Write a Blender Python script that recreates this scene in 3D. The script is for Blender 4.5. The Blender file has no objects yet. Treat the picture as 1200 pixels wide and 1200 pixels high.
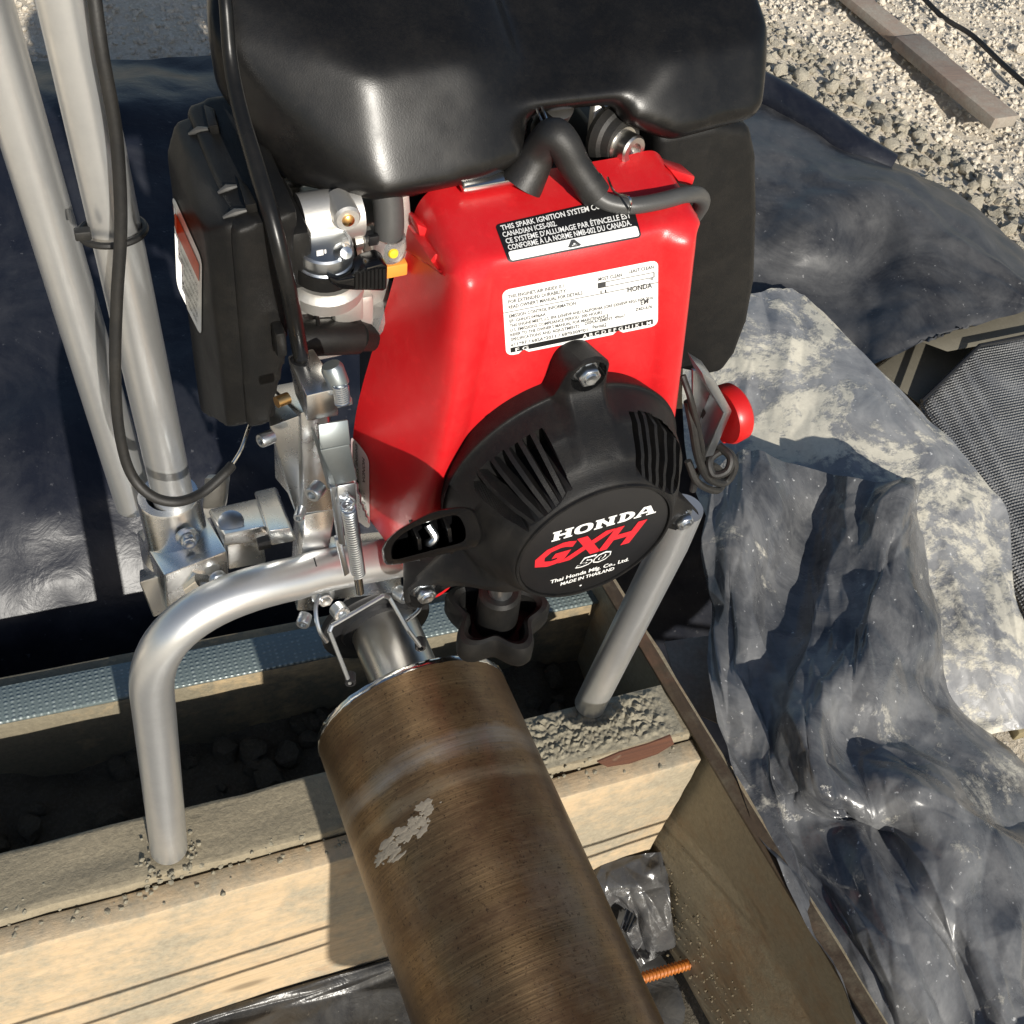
import bpy, bmesh, math, random
import numpy as np
from mathutils import Vector, Matrix, noise
from mathutils.bvhtree import BVHTree
random.seed(7)
S = bpy.context.scene
COL = S.collection
R = math.radians

# ------------------------------------------------------------ camera, sky, sun, exposure
FOC = 1338.0 / 1200.0
CAM = Vector((0, 0, .645))
_z = Vector((.15, .64, .753)).normalized()
_x = Vector((.928, .172, -.331)); _x = (_x - _z * _x.dot(_z)).normalized()
_y = _z.cross(_x)
GW = Matrix((_x, _y, _z))                      # camera axes -> world axes
cd = bpy.data.cameras.new('camera'); cam = bpy.data.objects.new('camera', cd); COL.objects.link(cam)
cd.sensor_width = 36; cd.lens = 36 * FOC; cd.clip_start = .01; cd.clip_end = 500
cam.matrix_world = Matrix.Translation(CAM) @ GW.to_4x4()
S.camera = cam

SUN = Vector((.035, -.9, .425)).normalized()    # towards the sun
W = bpy.data.worlds.new('World'); S.world = W; W.use_nodes = True
nt = W.node_tree
sky = nt.nodes.new('ShaderNodeTexSky'); sky.sky_type = 'NISHITA'; sky.sun_disc = False
sky.sun_elevation = math.asin(SUN.z); sky.sun_rotation = math.atan2(SUN.x, SUN.y)
bg = nt.nodes['Background']; bg.inputs[1].default_value = .08
nt.links.new(sky.outputs[0], bg.inputs[0])
sl = bpy.data.lights.new('sun', 'SUN'); sl.energy = 5.0; sl.angle = R(.55); sl.color = (1, .95, .86)
so = bpy.data.objects.new('sun', sl); COL.objects.link(so)
so.rotation_euler = SUN.to_track_quat('Z', 'Y').to_euler()
S.view_settings.view_transform = 'Standard'; S.view_settings.look = 'None'
S.view_settings.exposure = .15; S.view_settings.gamma = 1; S.view_settings.use_curve_mapping = False

# ------------------------------------------------------------ frames and helpers
def ray(px, py): return GW.transposed() @ Vector((0, 0, 0)) if False else Vector([sum(GW[i][j] * c for j, c in enumerate(((px - 600) / 1338, (600 - py) / 1338, -1))) for i in range(3)])
def aY(px, py, y): d = ray(px, py); return CAM + d * ((y - CAM.y) / d.y)
def aZ(px, py, z): d = ray(px, py); return CAM + d * ((z - CAM.z) / d.z)
def aX(px, py, x): d = ray(px, py); return CAM + d * ((x - CAM.x) / d.x)
# machine frame in millimetres: x along the shroud, y away from the camera, z up, origin on the starter axis
XE = Vector((.9968, .0467, .0647)).normalized(); YE = Vector((-.0473, .9988, .0082)); YE = (YE - XE * YE.dot(XE)).normalized(); ZE = XE.cross(YE)
MO = Vector((.1864, .2949, .2814))
MM = Matrix.Translation(MO) @ Matrix((XE, YE, ZE)).transposed().to_4x4() @ Matrix.Scale(.001, 4)
MI = MM.inverted()
def L(px, py, y):                                 # image point on the machine's plane y (mm)
    d = ray(px, py); t = (y * .001 - (CAM - MO).dot(YE)) / d.dot(YE)
    return MI @ (CAM + d * t)
def LZ(px, py, z):
    d = ray(px, py); t = (z * .001 - (CAM - MO).dot(ZE)) / d.dot(ZE)
    return MI @ (CAM + d * t)
I4 = Matrix.Identity(4)
WM = {}
def V(*a): return Vector(a)

def reg(o, parent, world):
    COL.objects.link(o); WM[o.name] = world
    if parent is not None:
        o.parent = parent; o.matrix_parent_inverse = WM[parent.name].inverted()
    o.matrix_basis = world
    return o
def thing(name, label, cat, loc, group=None, frame=I4):
    o = bpy.data.objects.new(name, None); o.empty_display_size = .02
    o['label'] = label; o['category'] = cat
    if group: o['group'] = group
    return reg(o, None, Matrix.Translation(frame @ Vector(loc)))
def tag(o, label=None, cat=None, group=None, kind=None):
    if label: o['label'] = label
    if cat: o['category'] = cat
    if group: o['group'] = group
    if kind: o['kind'] = kind
    return o
def mk(name, verts, faces, mat, parent=None, frame=I4, smooth=True, angle=35, origin=None):
    """mesh object from vertices given in frame; origin moved to its centre"""
    me = bpy.data.meshes.new(name)
    vs = [Vector(v) for v in verts]
    if origin is None:
        lo = Vector([min(v[i] for v in vs) for i in range(3)]); hi = Vector([max(v[i] for v in vs) for i in range(3)])
        c = (lo + hi) / 2
    else: c = Vector(origin)
    s = frame.to_scale().x
    me.from_pydata([(v - c) * s for v in vs], [], faces)
    fr = frame @ Matrix.Translation(c) @ Matrix.Scale(1 / s, 4)
    if mat is not None: me.materials.append(mat)
    if smooth:
        me.shade_smooth()
        if angle: me.set_sharp_from_angle(angle=R(angle))
    return reg(bpy.data.objects.new(name, me), parent, fr)

class MB:
    """collects shapes for one mesh"""
    def __init__(s): s.v = []; s.f = []
    def add(s, vs, fs):
        n = len(s.v); s.v += [Vector(v) for v in vs]; s.f += [tuple(i + n for i in f) for f in fs]; return s
    def bm(s, b):
        b.verts.ensure_lookup_table(); b.verts.index_update()
        return s.add([v.co.copy() for v in b.verts], [tuple(v.index for v in f.verts) for f in b.faces])
    def hexa(s, p, bev=0, seg=2):                  # p: 4 front corners, then the 4 back ones in the same order
        b = bmesh.new(); q = [b.verts.new(v) for v in p]
        for f in ((0, 1, 2, 3), (7, 6, 5, 4), (0, 4, 5, 1), (1, 5, 6, 2), (2, 6, 7, 3), (3, 7, 4, 0)): b.faces.new([q[i] for i in f])
        bmesh.ops.recalc_face_normals(b, faces=b.faces)
        if bev: bmesh.ops.bevel(b, geom=b.edges[:], offset=bev, segments=seg, profile=.5, affect='EDGES', clamp_overlap=True)
        s.bm(b); b.free(); return s
    def box(s, c, d, bev=0, ax=None, seg=2):       # centre, full sizes, optional axes
        ax = ax or (V(1, 0, 0), V(0, 1, 0), V(0, 0, 1)); c = Vector(c)
        def k(i, j, l): return c + ax[0] * d[0] / 2 * i + ax[1] * d[1] / 2 * j + ax[2] * d[2] / 2 * l
        return s.hexa([k(-1, -1, -1), k(1, -1, -1), k(1, -1, 1), k(-1, -1, 1), k(-1, 1, -1), k(1, 1, -1), k(1, 1, 1), k(-1, 1, 1)], bev, seg)
    def prism(s, pts, off, bev=0, seg=2):          # polygon swept by off
        b = bmesh.new(); off = Vector(off); n = len(pts)
        a = [b.verts.new(Vector(p)) for p in pts]; c = [b.verts.new(Vector(p) + off) for p in pts]
        b.faces.new(a); b.faces.new(c[::-1])
        for i in range(n): b.faces.new((a[i], c[i], c[(i + 1) % n], a[(i + 1) % n]))
        bmesh.ops.recalc_face_normals(b, faces=b.faces)
        if bev: bmesh.ops.bevel(b, geom=b.edges[:], offset=bev, segments=seg, profile=.5, affect='EDGES', clamp_overlap=True)
        s.bm(b); b.free(); return s
    def tube(s, pts, r, n=16, cap=True):
        pts = [Vector(p) for p in pts]; rs = r if isinstance(r, (list, tuple)) else [r] * len(pts)
        t0 = (pts[1] - pts[0]).normalized(); u = t0.orthogonal().normalized(); vs = []; fs = []
        for i, p in enumerate(pts):
            t = (pts[min(i + 1, len(pts) - 1)] - pts[max(i - 1, 0)]).normalized()
            u = (u - t * u.dot(t)).normalized(); w = t.cross(u)
            vs += [p + (u * math.cos(2 * math.pi * k / n) + w * math.sin(2 * math.pi * k / n)) * rs[i] for k in range(n)]
        for i in range(len(pts) - 1):
            for k in range(n): fs.append((i * n + k, i * n + (k + 1) % n, (i + 1) * n + (k + 1) % n, (i + 1) * n + k))
        if cap: fs.append(tuple(range(n))[::-1]); fs.append(tuple(range((len(pts) - 1) * n, len(pts) * n)))
        return s.add(vs, fs)
    def lathe(s, base, axis, prof, n=28):          # prof: (radius, height) along axis
        base = Vector(base); a = Vector(axis).normalized(); u = a.orthogonal().normalized(); w = a.cross(u); vs = []; fs = []
        for r, h in prof: vs += [base + a * h + (u * math.cos(2 * math.pi * k / n) + w * math.sin(2 * math.pi * k / n)) * max(r, 1e-4) for k in range(n)]
        for i in range(len(prof) - 1):
            for k in range(n): fs.append((i * n + k, i * n + (k + 1) % n, (i + 1) * n + (k + 1) % n, (i + 1) * n + k))
        return s.add(vs, fs)
    def build(s, name, mat, parent=None, frame=MM, **k): return mk(name, s.v, s.f, mat, parent, frame, **k)

def crom(pts, n=8):                                # Catmull-Rom through the points
    P = [Vector(p) for p in pts]; P = [P[0] * 2 - P[1]] + P + [P[-1] * 2 - P[-2]]; out = []
    for i in range(1, len(P) - 2):
        a, b, c, d = P[i - 1:i + 3]
        for k in range(n):
            t = k / n; out.append(.5 * ((2 * b) + (c - a) * t + (2 * a - 5 * b + 4 * c - d) * t * t + (3 * b - a - 3 * c + d) * t ** 3))
    return out + [P[-2]]
def arc(a, b, c, n=10):                            # quadratic bend from a round corner b to c
    a, b, c = map(Vector, (a, b, c)); return [a * (1 - t) ** 2 + b * 2 * t * (1 - t) + c * t * t for t in [i / n for i in range(n + 1)]]

# ------------------------------------------------------------ materials
class NT:
    def __init__(s, name):
        s.m = bpy.data.materials.new(name); s.m.use_nodes = True; s.t = s.m.node_tree; s.b = s.t.nodes['Principled BSDF']
    def n(s, ty, **k):
        nd = s.t.nodes.new('ShaderNode' + ty)
        for a, v in k.items(): setattr(nd, a, v)
        return nd
    def ln(s, a, b): s.t.links.new(a, b)
    def co(s, which='Object', scale=(1, 1, 1)):
        c = s.n('TexCoord'); m = s.n('Mapping'); m.inputs['Scale'].default_value = scale
        if which == 'World': g = s.n('NewGeometry'); s.ln(g.outputs['Position'], m.inputs[0])
        else: s.ln(c.outputs[which], m.inputs[0])
        return m.outputs[0]
    def noise(s, co, scale, det=6, rough=.6, dist=0):
        x = s.n('TexNoise'); s.ln(co, x.inputs['Vector']); x.inputs['Scale'].default_value = scale; x.inputs['Detail'].default_value = det
        x.inputs['Roughness'].default_value = rough; x.inputs['Distortion'].default_value = dist; return x.outputs['Fac']
    def vor(s, co, scale, feature='F1'):
        x = s.n('TexVoronoi', feature=feature); s.ln(co, x.inputs['Vector']); x.inputs['Scale'].default_value = scale; return x.outputs['Distance']
    def ramp(s, f, *st):
        r = s.n('ValToRGB'); s.ln(f, r.inputs[0]); e = r.color_ramp.elements
        while len(e) < len(st): e.new(.5)
        for x, (p, c) in zip(e, st): x.position = p; x.color = (c, c, c, 1) if isinstance(c, (int, float)) else (*c, 1)
        return r.outputs[0]
    def mix(s, f, a, b, mode='MIX'):
        x = s.n('Mix', data_type='RGBA', blend_type=mode)
        for i, v in ((0, f), (6, a), (7, b)):
            if isinstance(v, (int, float)): x.inputs[i].default_value = v if i == 0 else (v, v, v, 1)
            elif isinstance(v, tuple): x.inputs[i].default_value = (*v, 1)
            else: s.ln(v, x.inputs[i])
        return x.outputs[2]
    def math(s, op, a, b=0.):
        x = s.n('Math', operation=op)
        for i, v in enumerate((a, b)):
            if isinstance(v, (int, float)): x.inputs[i].default_value = v
            else: s.ln(v, x.inputs[i])
        return x.outputs[0]
    def set(s, **k):
        for a, v in k.items():
            i = s.b.inputs[{'color': 'Base Color', 'rough': 'Roughness', 'metal': 'Metallic', 'spec': 'Specular IOR Level', 'coat': 'Coat Weight', 'coatr': 'Coat Roughness', 'trans': 'Transmission Weight', 'alpha': 'Alpha'}[a]]
            if isinstance(v, (int, float)): i.default_value = v
            elif isinstance(v, tuple): i.default_value = (*v, 1)
            else: s.ln(v, i)
        return s
    def bump(s, h, strength=.3, dist=.001):
        x = s.n('Bump'); x.inputs['Strength'].default_value = strength; x.inputs['Distance'].default_value = dist; s.ln(h, x.inputs['Height'])
        if s.b.inputs['Normal'].is_linked: s.ln(s.b.inputs['Normal'].links[0].from_socket, x.inputs['Normal'])
        s.ln(x.outputs[0], s.b.inputs['Normal']); return s

def plastic(name, col, rough, grain=900, bs=.25, dirt=.35, spec=.5):
    m = NT(name); c = m.co('World')
    f = m.noise(c, 35, 5); g = m.noise(c, grain, 2)
    sm = m.ramp(m.noise(c, 160, 4, .7), (.55, 0), (.8, 1))
    dust = m.math('MULTIPLY', m.ramp(m.math('ADD', m.noise(c, 60, 8, .75), m.math('MULTIPLY', m.noise(c, 900, 3), .25)), (.56, 0), (.82, 1)), min(.35, dirt * .13))
    scr = m.math('MULTIPLY', m.ramp(m.noise(m.co('World', (1, 12, 5)), 90, 3, .6), (.70, 0), (.74, 1)), dirt * .22)
    cc = m.mix(m.math('MULTIPLY', sm, dirt), col, tuple(min(1, x * 1.6 + .012) for x in col)); cc = m.mix(dust, cc, (.36, .31, .24)); cc = m.mix(scr, cc, (.22, .20, .17))
    m.set(color=cc, rough=m.ramp(f, (.3, max(.05, rough - .07)), (.7, rough + .07)), spec=spec)
    m.bump(g, bs, .0004); return m.m
def metal(name, col, rough, br=(1, 1, 1), scale=300, bs=.12, metallic=1., spots=.25, coords='World'):
    m = NT(name); c = m.co(coords, br); c0 = m.co('World')
    l = m.noise(c, scale, 4, .65); big = m.noise(c0, 45, 5, .65)
    col2 = tuple(x * .55 for x in col)
    m.set(color=m.mix(m.math('MULTIPLY', m.ramp(big, (.42, 0), (.75, 1)), spots * 2), col, col2), metal=metallic, rough=m.ramp(big, (.25, rough * .88), (.75, min(1, rough * 1.15))))
    if bs > .015: m.bump(l, bs, .0003)
    return m.m
BLK = plastic('black_tank_plastic', (.005, .0049, .005), .30, 1800, .07, .12, .34)
BLKM = plastic('black_matte_plastic', (.007, .007, .007), .48, 2400, .25, .15, .22)
BLKT = plastic('black_textured_plastic', (.0075, .0075, .008), .46, 2600, .4, .2, .2)
GLOS = plastic('black_gloss_plastic', (.004, .004, .0045), .17, 1600, .03, .06)
RUB = plastic('black_rubber', (.010, .0098, .0095), .55, 1500, .2, .25)
HOSE = plastic('grey_hose_rubber', (.055, .055, .054), .4, 1500, .08, .15)
RED = plastic('red_shroud_paint', (.56, .012, .016), .34, 2200, .16, .30)
REDK = plastic('red_knob_plastic', (.5, .010, .010), .35, 1800, .08, .06)
ALU = metal('machined_aluminium', (.84, .84, .83), .27, (1, 1, 1), 420, .012, 1., .06)
CAST = metal('cast_aluminium', (.66, .64, .60), .5, (1, 1, 1), 900, .2, .85, .2)
TUB = metal('aluminium_tube', (.69, .695, .69), .33, (1, 1, .12), 420, .01, .82, .14)
STE = metal('polished_steel_shaft', (.66, .64, .60), .30, (1, 1, 1), 300, .02, 1., .15)
ZNC = metal('zinc_plated_steel', (.62, .65, .68), .32, (1, 1, 1), 500, .03, 1., .15)
SHT = metal('grey_sheet_steel', (.27, .30, .31), .38, (1, 1, 1), 400, .02, .85, .3)
DKS = metal('dark_steel', (.035, .035, .037), .42, (1, 1, 1), 500, .1, .6, .3)
CHR = metal('bright_nickel', (.75, .74, .70), .16, (1, 1, 1), 300, .02, 1., .1)
BRS = metal('brass', (.72, .42, .16), .3)
PRW = plastic('label_white', (.80, .80, .78), .4, 500, .03, .05)
PRK = plastic('label_black', (.010, .010, .011), .35, 500, .03, .05)
PRR = plastic('print_red', (.62, .02, .03), .4, 500, .03, .05)
PRO = plastic('print_orange_red', (.55, .09, .03), .4, 500, .03, .05)
PRG = plastic('print_grey', (.04, .04, .042), .5, 500, .03, .05)
AMB = plastic('amber_plastic', (.75, .30, .05), .3); YEL = plastic('yellow_mark', (.85, .6, .02), .4)
GASK = plastic('cream_gasket', (.62, .5, .30), .6)
def clearplastic():
    m = NT('clear_fuel_bulb'); m.set(color=(.8, .8, .78), rough=.12, trans=.85); return m.m
CLR = clearplastic()

def wood(name, a, b, axis, grime=0., gcol=(.20, .185, .15), rough=.75, stain=0.):
    m = NT(name); sc = [9, 9, 9]; sc[axis] = .8
    c = m.co('World', tuple(sc)); c0 = m.co('World')
    w = m.noise(c, 14, 6, .65, 1.2); fine = m.noise(c, 70, 5, .7); blot = m.noise(c0, 9, 6, .65)
    col = m.mix(m.ramp(w, (.3, 0), (.72, 1)), a, b)
    col = m.mix(m.math('MULTIPLY', m.ramp(fine, (.5, 0), (.75, 1)), .35), col, tuple(x * .6 for x in a))
    kn = m.vor(m.co('World', tuple(3.2 if i == axis else 9 for i in range(3))), 2.3); col = m.mix(m.ramp(kn, (.07, .8), (.15, 0)), col, tuple(x * .38 for x in b)); col = m.mix(m.math('MULTIPLY', m.ramp(m.noise(c, 5, 5, .7, 2.), (.60, 0), (.66, 1)), .5), col, tuple(x * .62 for x in a))
    if stain: col = m.mix(m.math('MULTIPLY', m.ramp(m.noise(c0, 16, 5, .6), (.58, 0), (.68, 1)), stain), col, (.17, .085, .05))
    if grime:
        g = m.ramp(m.math('ADD', blot, m.math('MULTIPLY', m.noise(c0, 90, 6, .7), .5)), (.80 - .45 * grime, 0), (.98 - .45 * grime, 1))
        sh = m.noise(c0, 300, 4, .7)
        col = m.mix(g, col, m.mix(m.ramp(sh, (.3, 0), (.7, 1)), tuple(x * .7 for x in gcol), gcol))
    m.set(color=col, rough=rough); m.bump(fine, .3, .0008); m.bump(m.noise(c0, 220, 6, .7), .35 + .4 * grime, .0012); return m.m
WTOP = wood('cement_caked_wood', (.40, .32, .20), (.30, .24, .15), 0, .95, (.30, .255, .175), .85)
WFACE = wood('pale_pine_face', (.58, .44, .285), (.49, .365, .22), 0, .34, (.40, .345, .25), .7, .5)
WBACK = wood('rear_form_wood', (.46, .34, .19), (.32, .24, .14), 0, .5, (.22, .19, .13), .8)
WSIDE = wood('wet_side_form_wood', (.36, .26, .155), (.19, .13, .075), 1, .45, (.33, .28, .19), .5, .7)
WDRK = wood('soaked_dark_wood', (.075, .05, .028), (.045, .03, .018), 1, .15, (.14, .115, .075), .55, .5)
WOLD = wood('weathered_plank_wood', (.30, .22, .17), (.22, .17, .14), 0, .3, (.34, .30, .25), .85)
WBRK = wood('broken_edge_wood', (.13, .05, .025), (.06, .025, .015), 0, .1, (.3, .25, .17), .8)
CEM = wood('crumbly_cement', (.27, .245, .175), (.20, .185, .135), 0, .8, (.30, .27, .20), .95)

def pipe_mat():
    m = NT('rusted_steel_pipe'); c = m.co('Object'); cl = m.co('Object', (1, 90, 1)); cm = m.co('Object', (1, 14, 1))
    lines = m.noise(cl, 16, 6, .8); bands = m.noise(cm, 3.5, 5, .6); blot = m.noise(m.co('Object', (1, 2.2, 1)), 16, 7, .7); pit = m.noise(c, 520, 3, .75)
    col = m.mix(m.ramp(bands, (.32, 0), (.68, 1)), (.100, .060, .027), (.165, .110, .060))
    col = m.mix(m.math('MULTIPLY', m.ramp(lines, (.44, 0), (.68, 1)), .5), col, (.35, .235, .12))
    col = m.mix(m.math('MULTIPLY', m.ramp(blot, (.44, 0), (.62, 1)), .85), col, (.070, .036, .015))
    col = m.mix(m.math('MULTIPLY', m.ramp(m.noise(c, 45, 8, .75), (.56, 0), (.72, 1)), .6), col, (.13, .066, .028))
    col = m.mix(m.math('MULTIPLY', m.ramp(m.noise(m.co('Object', (1, .5, 1)), 9, 6, .7), (.52, 0), (.70, 1)), .45), col, (.24, .205, .16))
    col = m.mix(m.math('MULTIPLY', m.ramp(pit, (.58, 0), (.68, 1)), .75), col, (.025, .014, .008))
    col = m.mix(m.math('MULTIPLY', m.ramp(m.noise(m.co('Object', (1, 4, 1)), 150, 5, .8), (.56, 0), (.66, 1)), .6), col, (.045, .025, .012))
    # worn brighter bands near the driven end (y measured along the pipe)
    sx = m.n('SeparateXYZ'); m.ln(c, sx.inputs[0]); y = sx.outputs[1]
    for y0, w, a, cl in ((.052, .015, .55, (.36, .345, .32)), (.070, .009, .35, (.42, .36, .25)), (.012, .010, .3, (.10, .05, .02))):
        band = m.ramp(m.math('ADD', m.math('MULTIPLY', m.math('ADD', y, y0), 1 / w), m.math('ADD', m.math('MULTIPLY', m.noise(c, 18, 6, .7), 1.3), -.15)), (0, 0), (.35, 1), (.75, 1), (1, 0))
        col = m.mix(m.math('MULTIPLY', band, m.math('MULTIPLY', m.ramp(m.noise(cm, 9, 6, .8), (.3, .05), (.7, 1)), a)), col, cl)
    m.set(color=col, metal=m.ramp(blot, (.35, .85), (.65, .5)), rough=m.ramp(lines, (.3, .34), (.7, .46)))
    tg = m.n('Tangent', direction_type='RADIAL', axis='Y'); m.ln(tg.outputs[0], m.b.inputs['Tangent']); m.b.inputs['Anisotropic'].default_value = .8; m.b.inputs['Anisotropic Rotation'].default_value = .25
    m.bump(lines, .07, .0003); m.bump(pit, .18, .0003); return m.m
PIPE = pipe_mat()
def film(name, base, dust, amt, rough=.22, scale=14, wr=.4, splat=None, sp_lo=.5, sp_hi=.6, spec=.5):
    m = NT(name); c = m.co('World'); cs = m.co('World', (1, .35, 1))
    d = m.ramp(m.noise(c, scale, 8, .72, .8), (.5 - .3 * amt, 0), (.85 - .25 * amt, 1)); d2 = m.ramp(m.noise(cs, 60, 6, .7), (.45, 0), (.75, 1))
    col = m.mix(m.math('MULTIPLY', d, amt), base, dust); col = m.mix(m.math('MULTIPLY', d2, amt * .35), col, dust)
    spk = m.ramp(m.noise(c, 210, 3, .6), (.68, 0), (.72, 1)); col = m.mix(m.math('MULTIPLY', spk, min(1, amt * 1.2)), col, tuple(min(1, x * 1.5) for x in dust))
    ro = m.math('ADD', m.math('MULTIPLY', d, .35 * amt + .1), rough)
    if splat:
        h = m.ramp(m.math('ADD', m.noise(c, 13, 8, .7, .5), m.math('MULTIPLY', m.math('SUBTRACT', m.noise(c, 110, 6, .75), .5), .35)), (sp_lo, 0), (sp_hi, 1))
        col = m.mix(h, col, m.mix(m.noise(c, 300, 5, .7), splat, tuple(x * .62 for x in splat))); ro = m.math('ADD', ro, m.math('MULTIPLY', h, .45)); m.bump(h, .3, .002)
    m.set(color=col, rough=ro, spec=spec); m.bump(m.noise(c, 45, 5, .55, .6), wr, .004); m.bump(m.noise(c, 500, 3), .12, .0005); return m.m
TARP = film('black_polythene', (.012, .014, .022), (.16, .16, .165), .20, .34, 9, .22, spec=.26)
TARPD = film('dusty_black_polythene', (.020, .021, .025), (.17, .168, .165), .55, .30, 11, .2)
CLOUD = film('cloudy_polythene', (.032, .035, .042), (.38, .378, .37), .56, .17, 8, .12, (.55, .52, .44), .60, .68)
CREAM = film('cement_splashed_polythene', (.11, .115, .13), (.46, .455, .44), .75, .24, 15, .12, (.78, .73, .60), .47, .55)
def dirt(name, a, b, c3, sc=30):
    m = NT(name); c = m.co('World'); n1 = m.noise(c, sc, 8, .72); n2 = m.noise(c, sc * 8, 5, .7)
    col = m.mix(m.ramp(n1, (.32, 0), (.68, 1)), a, b); col = m.mix(m.ramp(n2, (.48, 0), (.72, 1)), col, c3)
    m.set(color=col, rough=.95, spec=.2); m.bump(n2, .6, .003); m.bump(n1, .5, .006); return m.m
GRND = dirt('chalky_rubble_ground', (.58, .50, .38), (.74, .65, .52), (.84, .77, .65))
CLOD = dirt('grey_soil_clod', (.38, .345, .27), (.47, .425, .34), (.55, .50, .41), 60)
CHALK = dirt('chalk_rubble', (.72, .63, .50), (.82, .75, .63), (.87, .82, .73), 60)
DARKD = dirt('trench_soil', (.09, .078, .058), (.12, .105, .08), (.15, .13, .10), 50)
def strip_mat():
    m = NT('dimpled_strip'); c = m.co('Object'); d = m.n('TexVoronoi'); m.ln(m.co('Object', (1, 1.25, 1)), d.inputs['Vector']); d.inputs['Scale'].default_value = 250; d.inputs['Randomness'].default_value = .12
    dist = d.outputs['Distance']
    m.set(color=m.mix(m.ramp(dist, (.22, 0), (.45, 1)), (.44, .49, .48), (.17, .21, .21)), rough=.4, metal=.25); m.bump(m.ramp(dist, (.1, 1), (.55, 0)), .8, .0015); return m.m
STRIP = strip_mat()
def weave_mat():
    m = NT('basket_weave_mat'); c = m.co('Generated'); w1 = m.n('TexVoronoi'); m.ln(m.co('Object', (1, 1, 1)), w1.inputs['Vector']); w1.inputs['Scale'].default_value = 340; w1.inputs['Randomness'].default_value = .1
    n = m.noise(m.co('World'), 30, 5, .6)
    m.set(color=m.mix(m.ramp(n, (.35, 0), (.75, 1)), (.19, .19, .19), (.33, .325, .31)), rough=.45); m.bump(m.ramp(w1.outputs['Distance'], (.1, 1), (.6, 0)), 1., .003); return m.m
WEAVE = weave_mat()
TAN = plastic('grey_tan_board', (.16, .145, .11), .7, 300, .2, .5)
DARKD2 = plastic('muddy_crumb', (.13, .105, .065), .9, 300, .3, .3)
ORANGE = plastic('orange_rebar_coat', (.42, .13, .018), .5, 300, .3, .5)
exec_parts = True

# ------------------------------------------------------------ mesh tools that bake a modifier
def bake(v, f, mods):
    me = bpy.data.meshes.new('temporary'); me.from_pydata([Vector(p) for p in v], [], f); me.update()
    o = bpy.data.objects.new('temporary', me); COL.objects.link(o)
    for ty, kw in mods:
        m = o.modifiers.new(ty, ty)
        for a, b in kw.items(): setattr(m, a, b)
    dg = bpy.context.evaluated_depsgraph_get(); e = o.evaluated_get(dg); r = e.to_mesh()
    vs = [x.co.copy() for x in r.vertices]; fs = [tuple(p.vertices) for p in r.polygons]
    e.to_mesh_clear(); bpy.data.objects.remove(o); bpy.data.meshes.remove(me); return vs, fs
def sub(v, f, n=2): return bake(v, f, [('SUBSURF', dict(levels=n, render_levels=n))])
def organic(mb, vox=2., it=12, fac=.6): return bake(mb.v, mb.f, [('REMESH', dict(mode='VOXEL', voxel_size=vox)), ('SMOOTH', dict(factor=fac, iterations=it))])
def hull(mb, pts):
    b = bmesh.new()
    for p in pts: b.verts.new(p)
    r = bmesh.ops.convex_hull(b, input=b.verts[:])
    bmesh.ops.delete(b, geom=list({x for x in r['geom_interior'] + r['geom_unused'] if isinstance(x, bmesh.types.BMVert)}), context='VERTS')
    bmesh.ops.recalc_face_normals(b, faces=b.faces); mb.bm(b); b.free(); return mb
def gridf(nu, nv, f):                               # sheet of nu x nv points
    v = [f(i / (nu - 1), j / (nv - 1)) for j in range(nv) for i in range(nu)]
    return v, [(j * nu + i, j * nu + i + 1, (j + 1) * nu + i + 1, (j + 1) * nu + i) for j in range(nv - 1) for i in range(nu - 1)]
def text2d(s, size=1., offset=0., shear=0., wide=1., space=1.):
    """flat lettering: (vertices 2d, faces), baseline at 0, left at 0; size = capital height"""
    c = bpy.data.curves.new('lettering', 'FONT'); c.body = s; c.size = 1; c.offset = offset; c.shear = shear; c.space_character = space; c.resolution_u = 2
    o = bpy.data.objects.new('lettering', c); COL.objects.link(o)
    dg = bpy.context.evaluated_depsgraph_get(); me = o.evaluated_get(dg).to_mesh()
    k = size / .69
    v = [(p.co.x * k * wide, p.co.y * k) for p in me.vertices]; f = [tuple(p.vertices) for p in me.polygons]
    o.evaluated_get(dg).to_mesh_clear(); bpy.data.objects.remove(o); bpy.data.curves.remove(c)
    x0 = min(p[0] for p in v); v = [(p[0] - x0, p[1]) for p in v]
    return v, f
def fit(s, x, y, w, size, **k):                     # lettering squeezed to width w at x, y
    v, f = text2d(s, size, **k); q = max(p[0] for p in v); return [(x + p[0] * w / q, y + p[1]) for p in v], f
def put(mb, tf, fn): mb.add([fn(*p) for p in tf[0]], tf[1])

def hexbolt(name, mat, parent, c, axis, r, h, flange=1.5, frame=MM, washer=True):
    b = MB(); c = Vector(c); a = Vector(axis).normalized(); u = a.orthogonal().normalized(); w = a.cross(u)
    if flange: b.lathe(c, a, [(0, 0), (r * flange, 0), (r * flange, h * .22), (r * 1.05, h * .38), (0, h * .38)], 20)
    hx = [c + a * h * .3 + (u * math.cos(R(60 * k + 12)) + w * math.sin(R(60 * k + 12))) * r for k in range(6)]
    b.prism(hx, a * h * .7, r * .12, 1)
    b.lathe(c + a * (h * .98), a, [(r * .62, 0), (r * .5, h * .12), (0, h * .06)], 16)
    return b.build(name, mat, parent, frame)
def socketbolt(name, mat, parent, c, axis, r, h, frame=MM):
    return MB().lathe(c, axis, [(0, 0), (r, 0), (r, h * .9), (r * .9, h), (r * .55, h), (r * .5, h * .45), (0, h * .4)], 20).build(name, mat, parent, frame)

# ============================================================ ENGINE
eng = thing('engine', 'red shrouded small petrol engine with black recoil starter and black tank', 'engine', (0, 60, -85), frame=MM)

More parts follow.
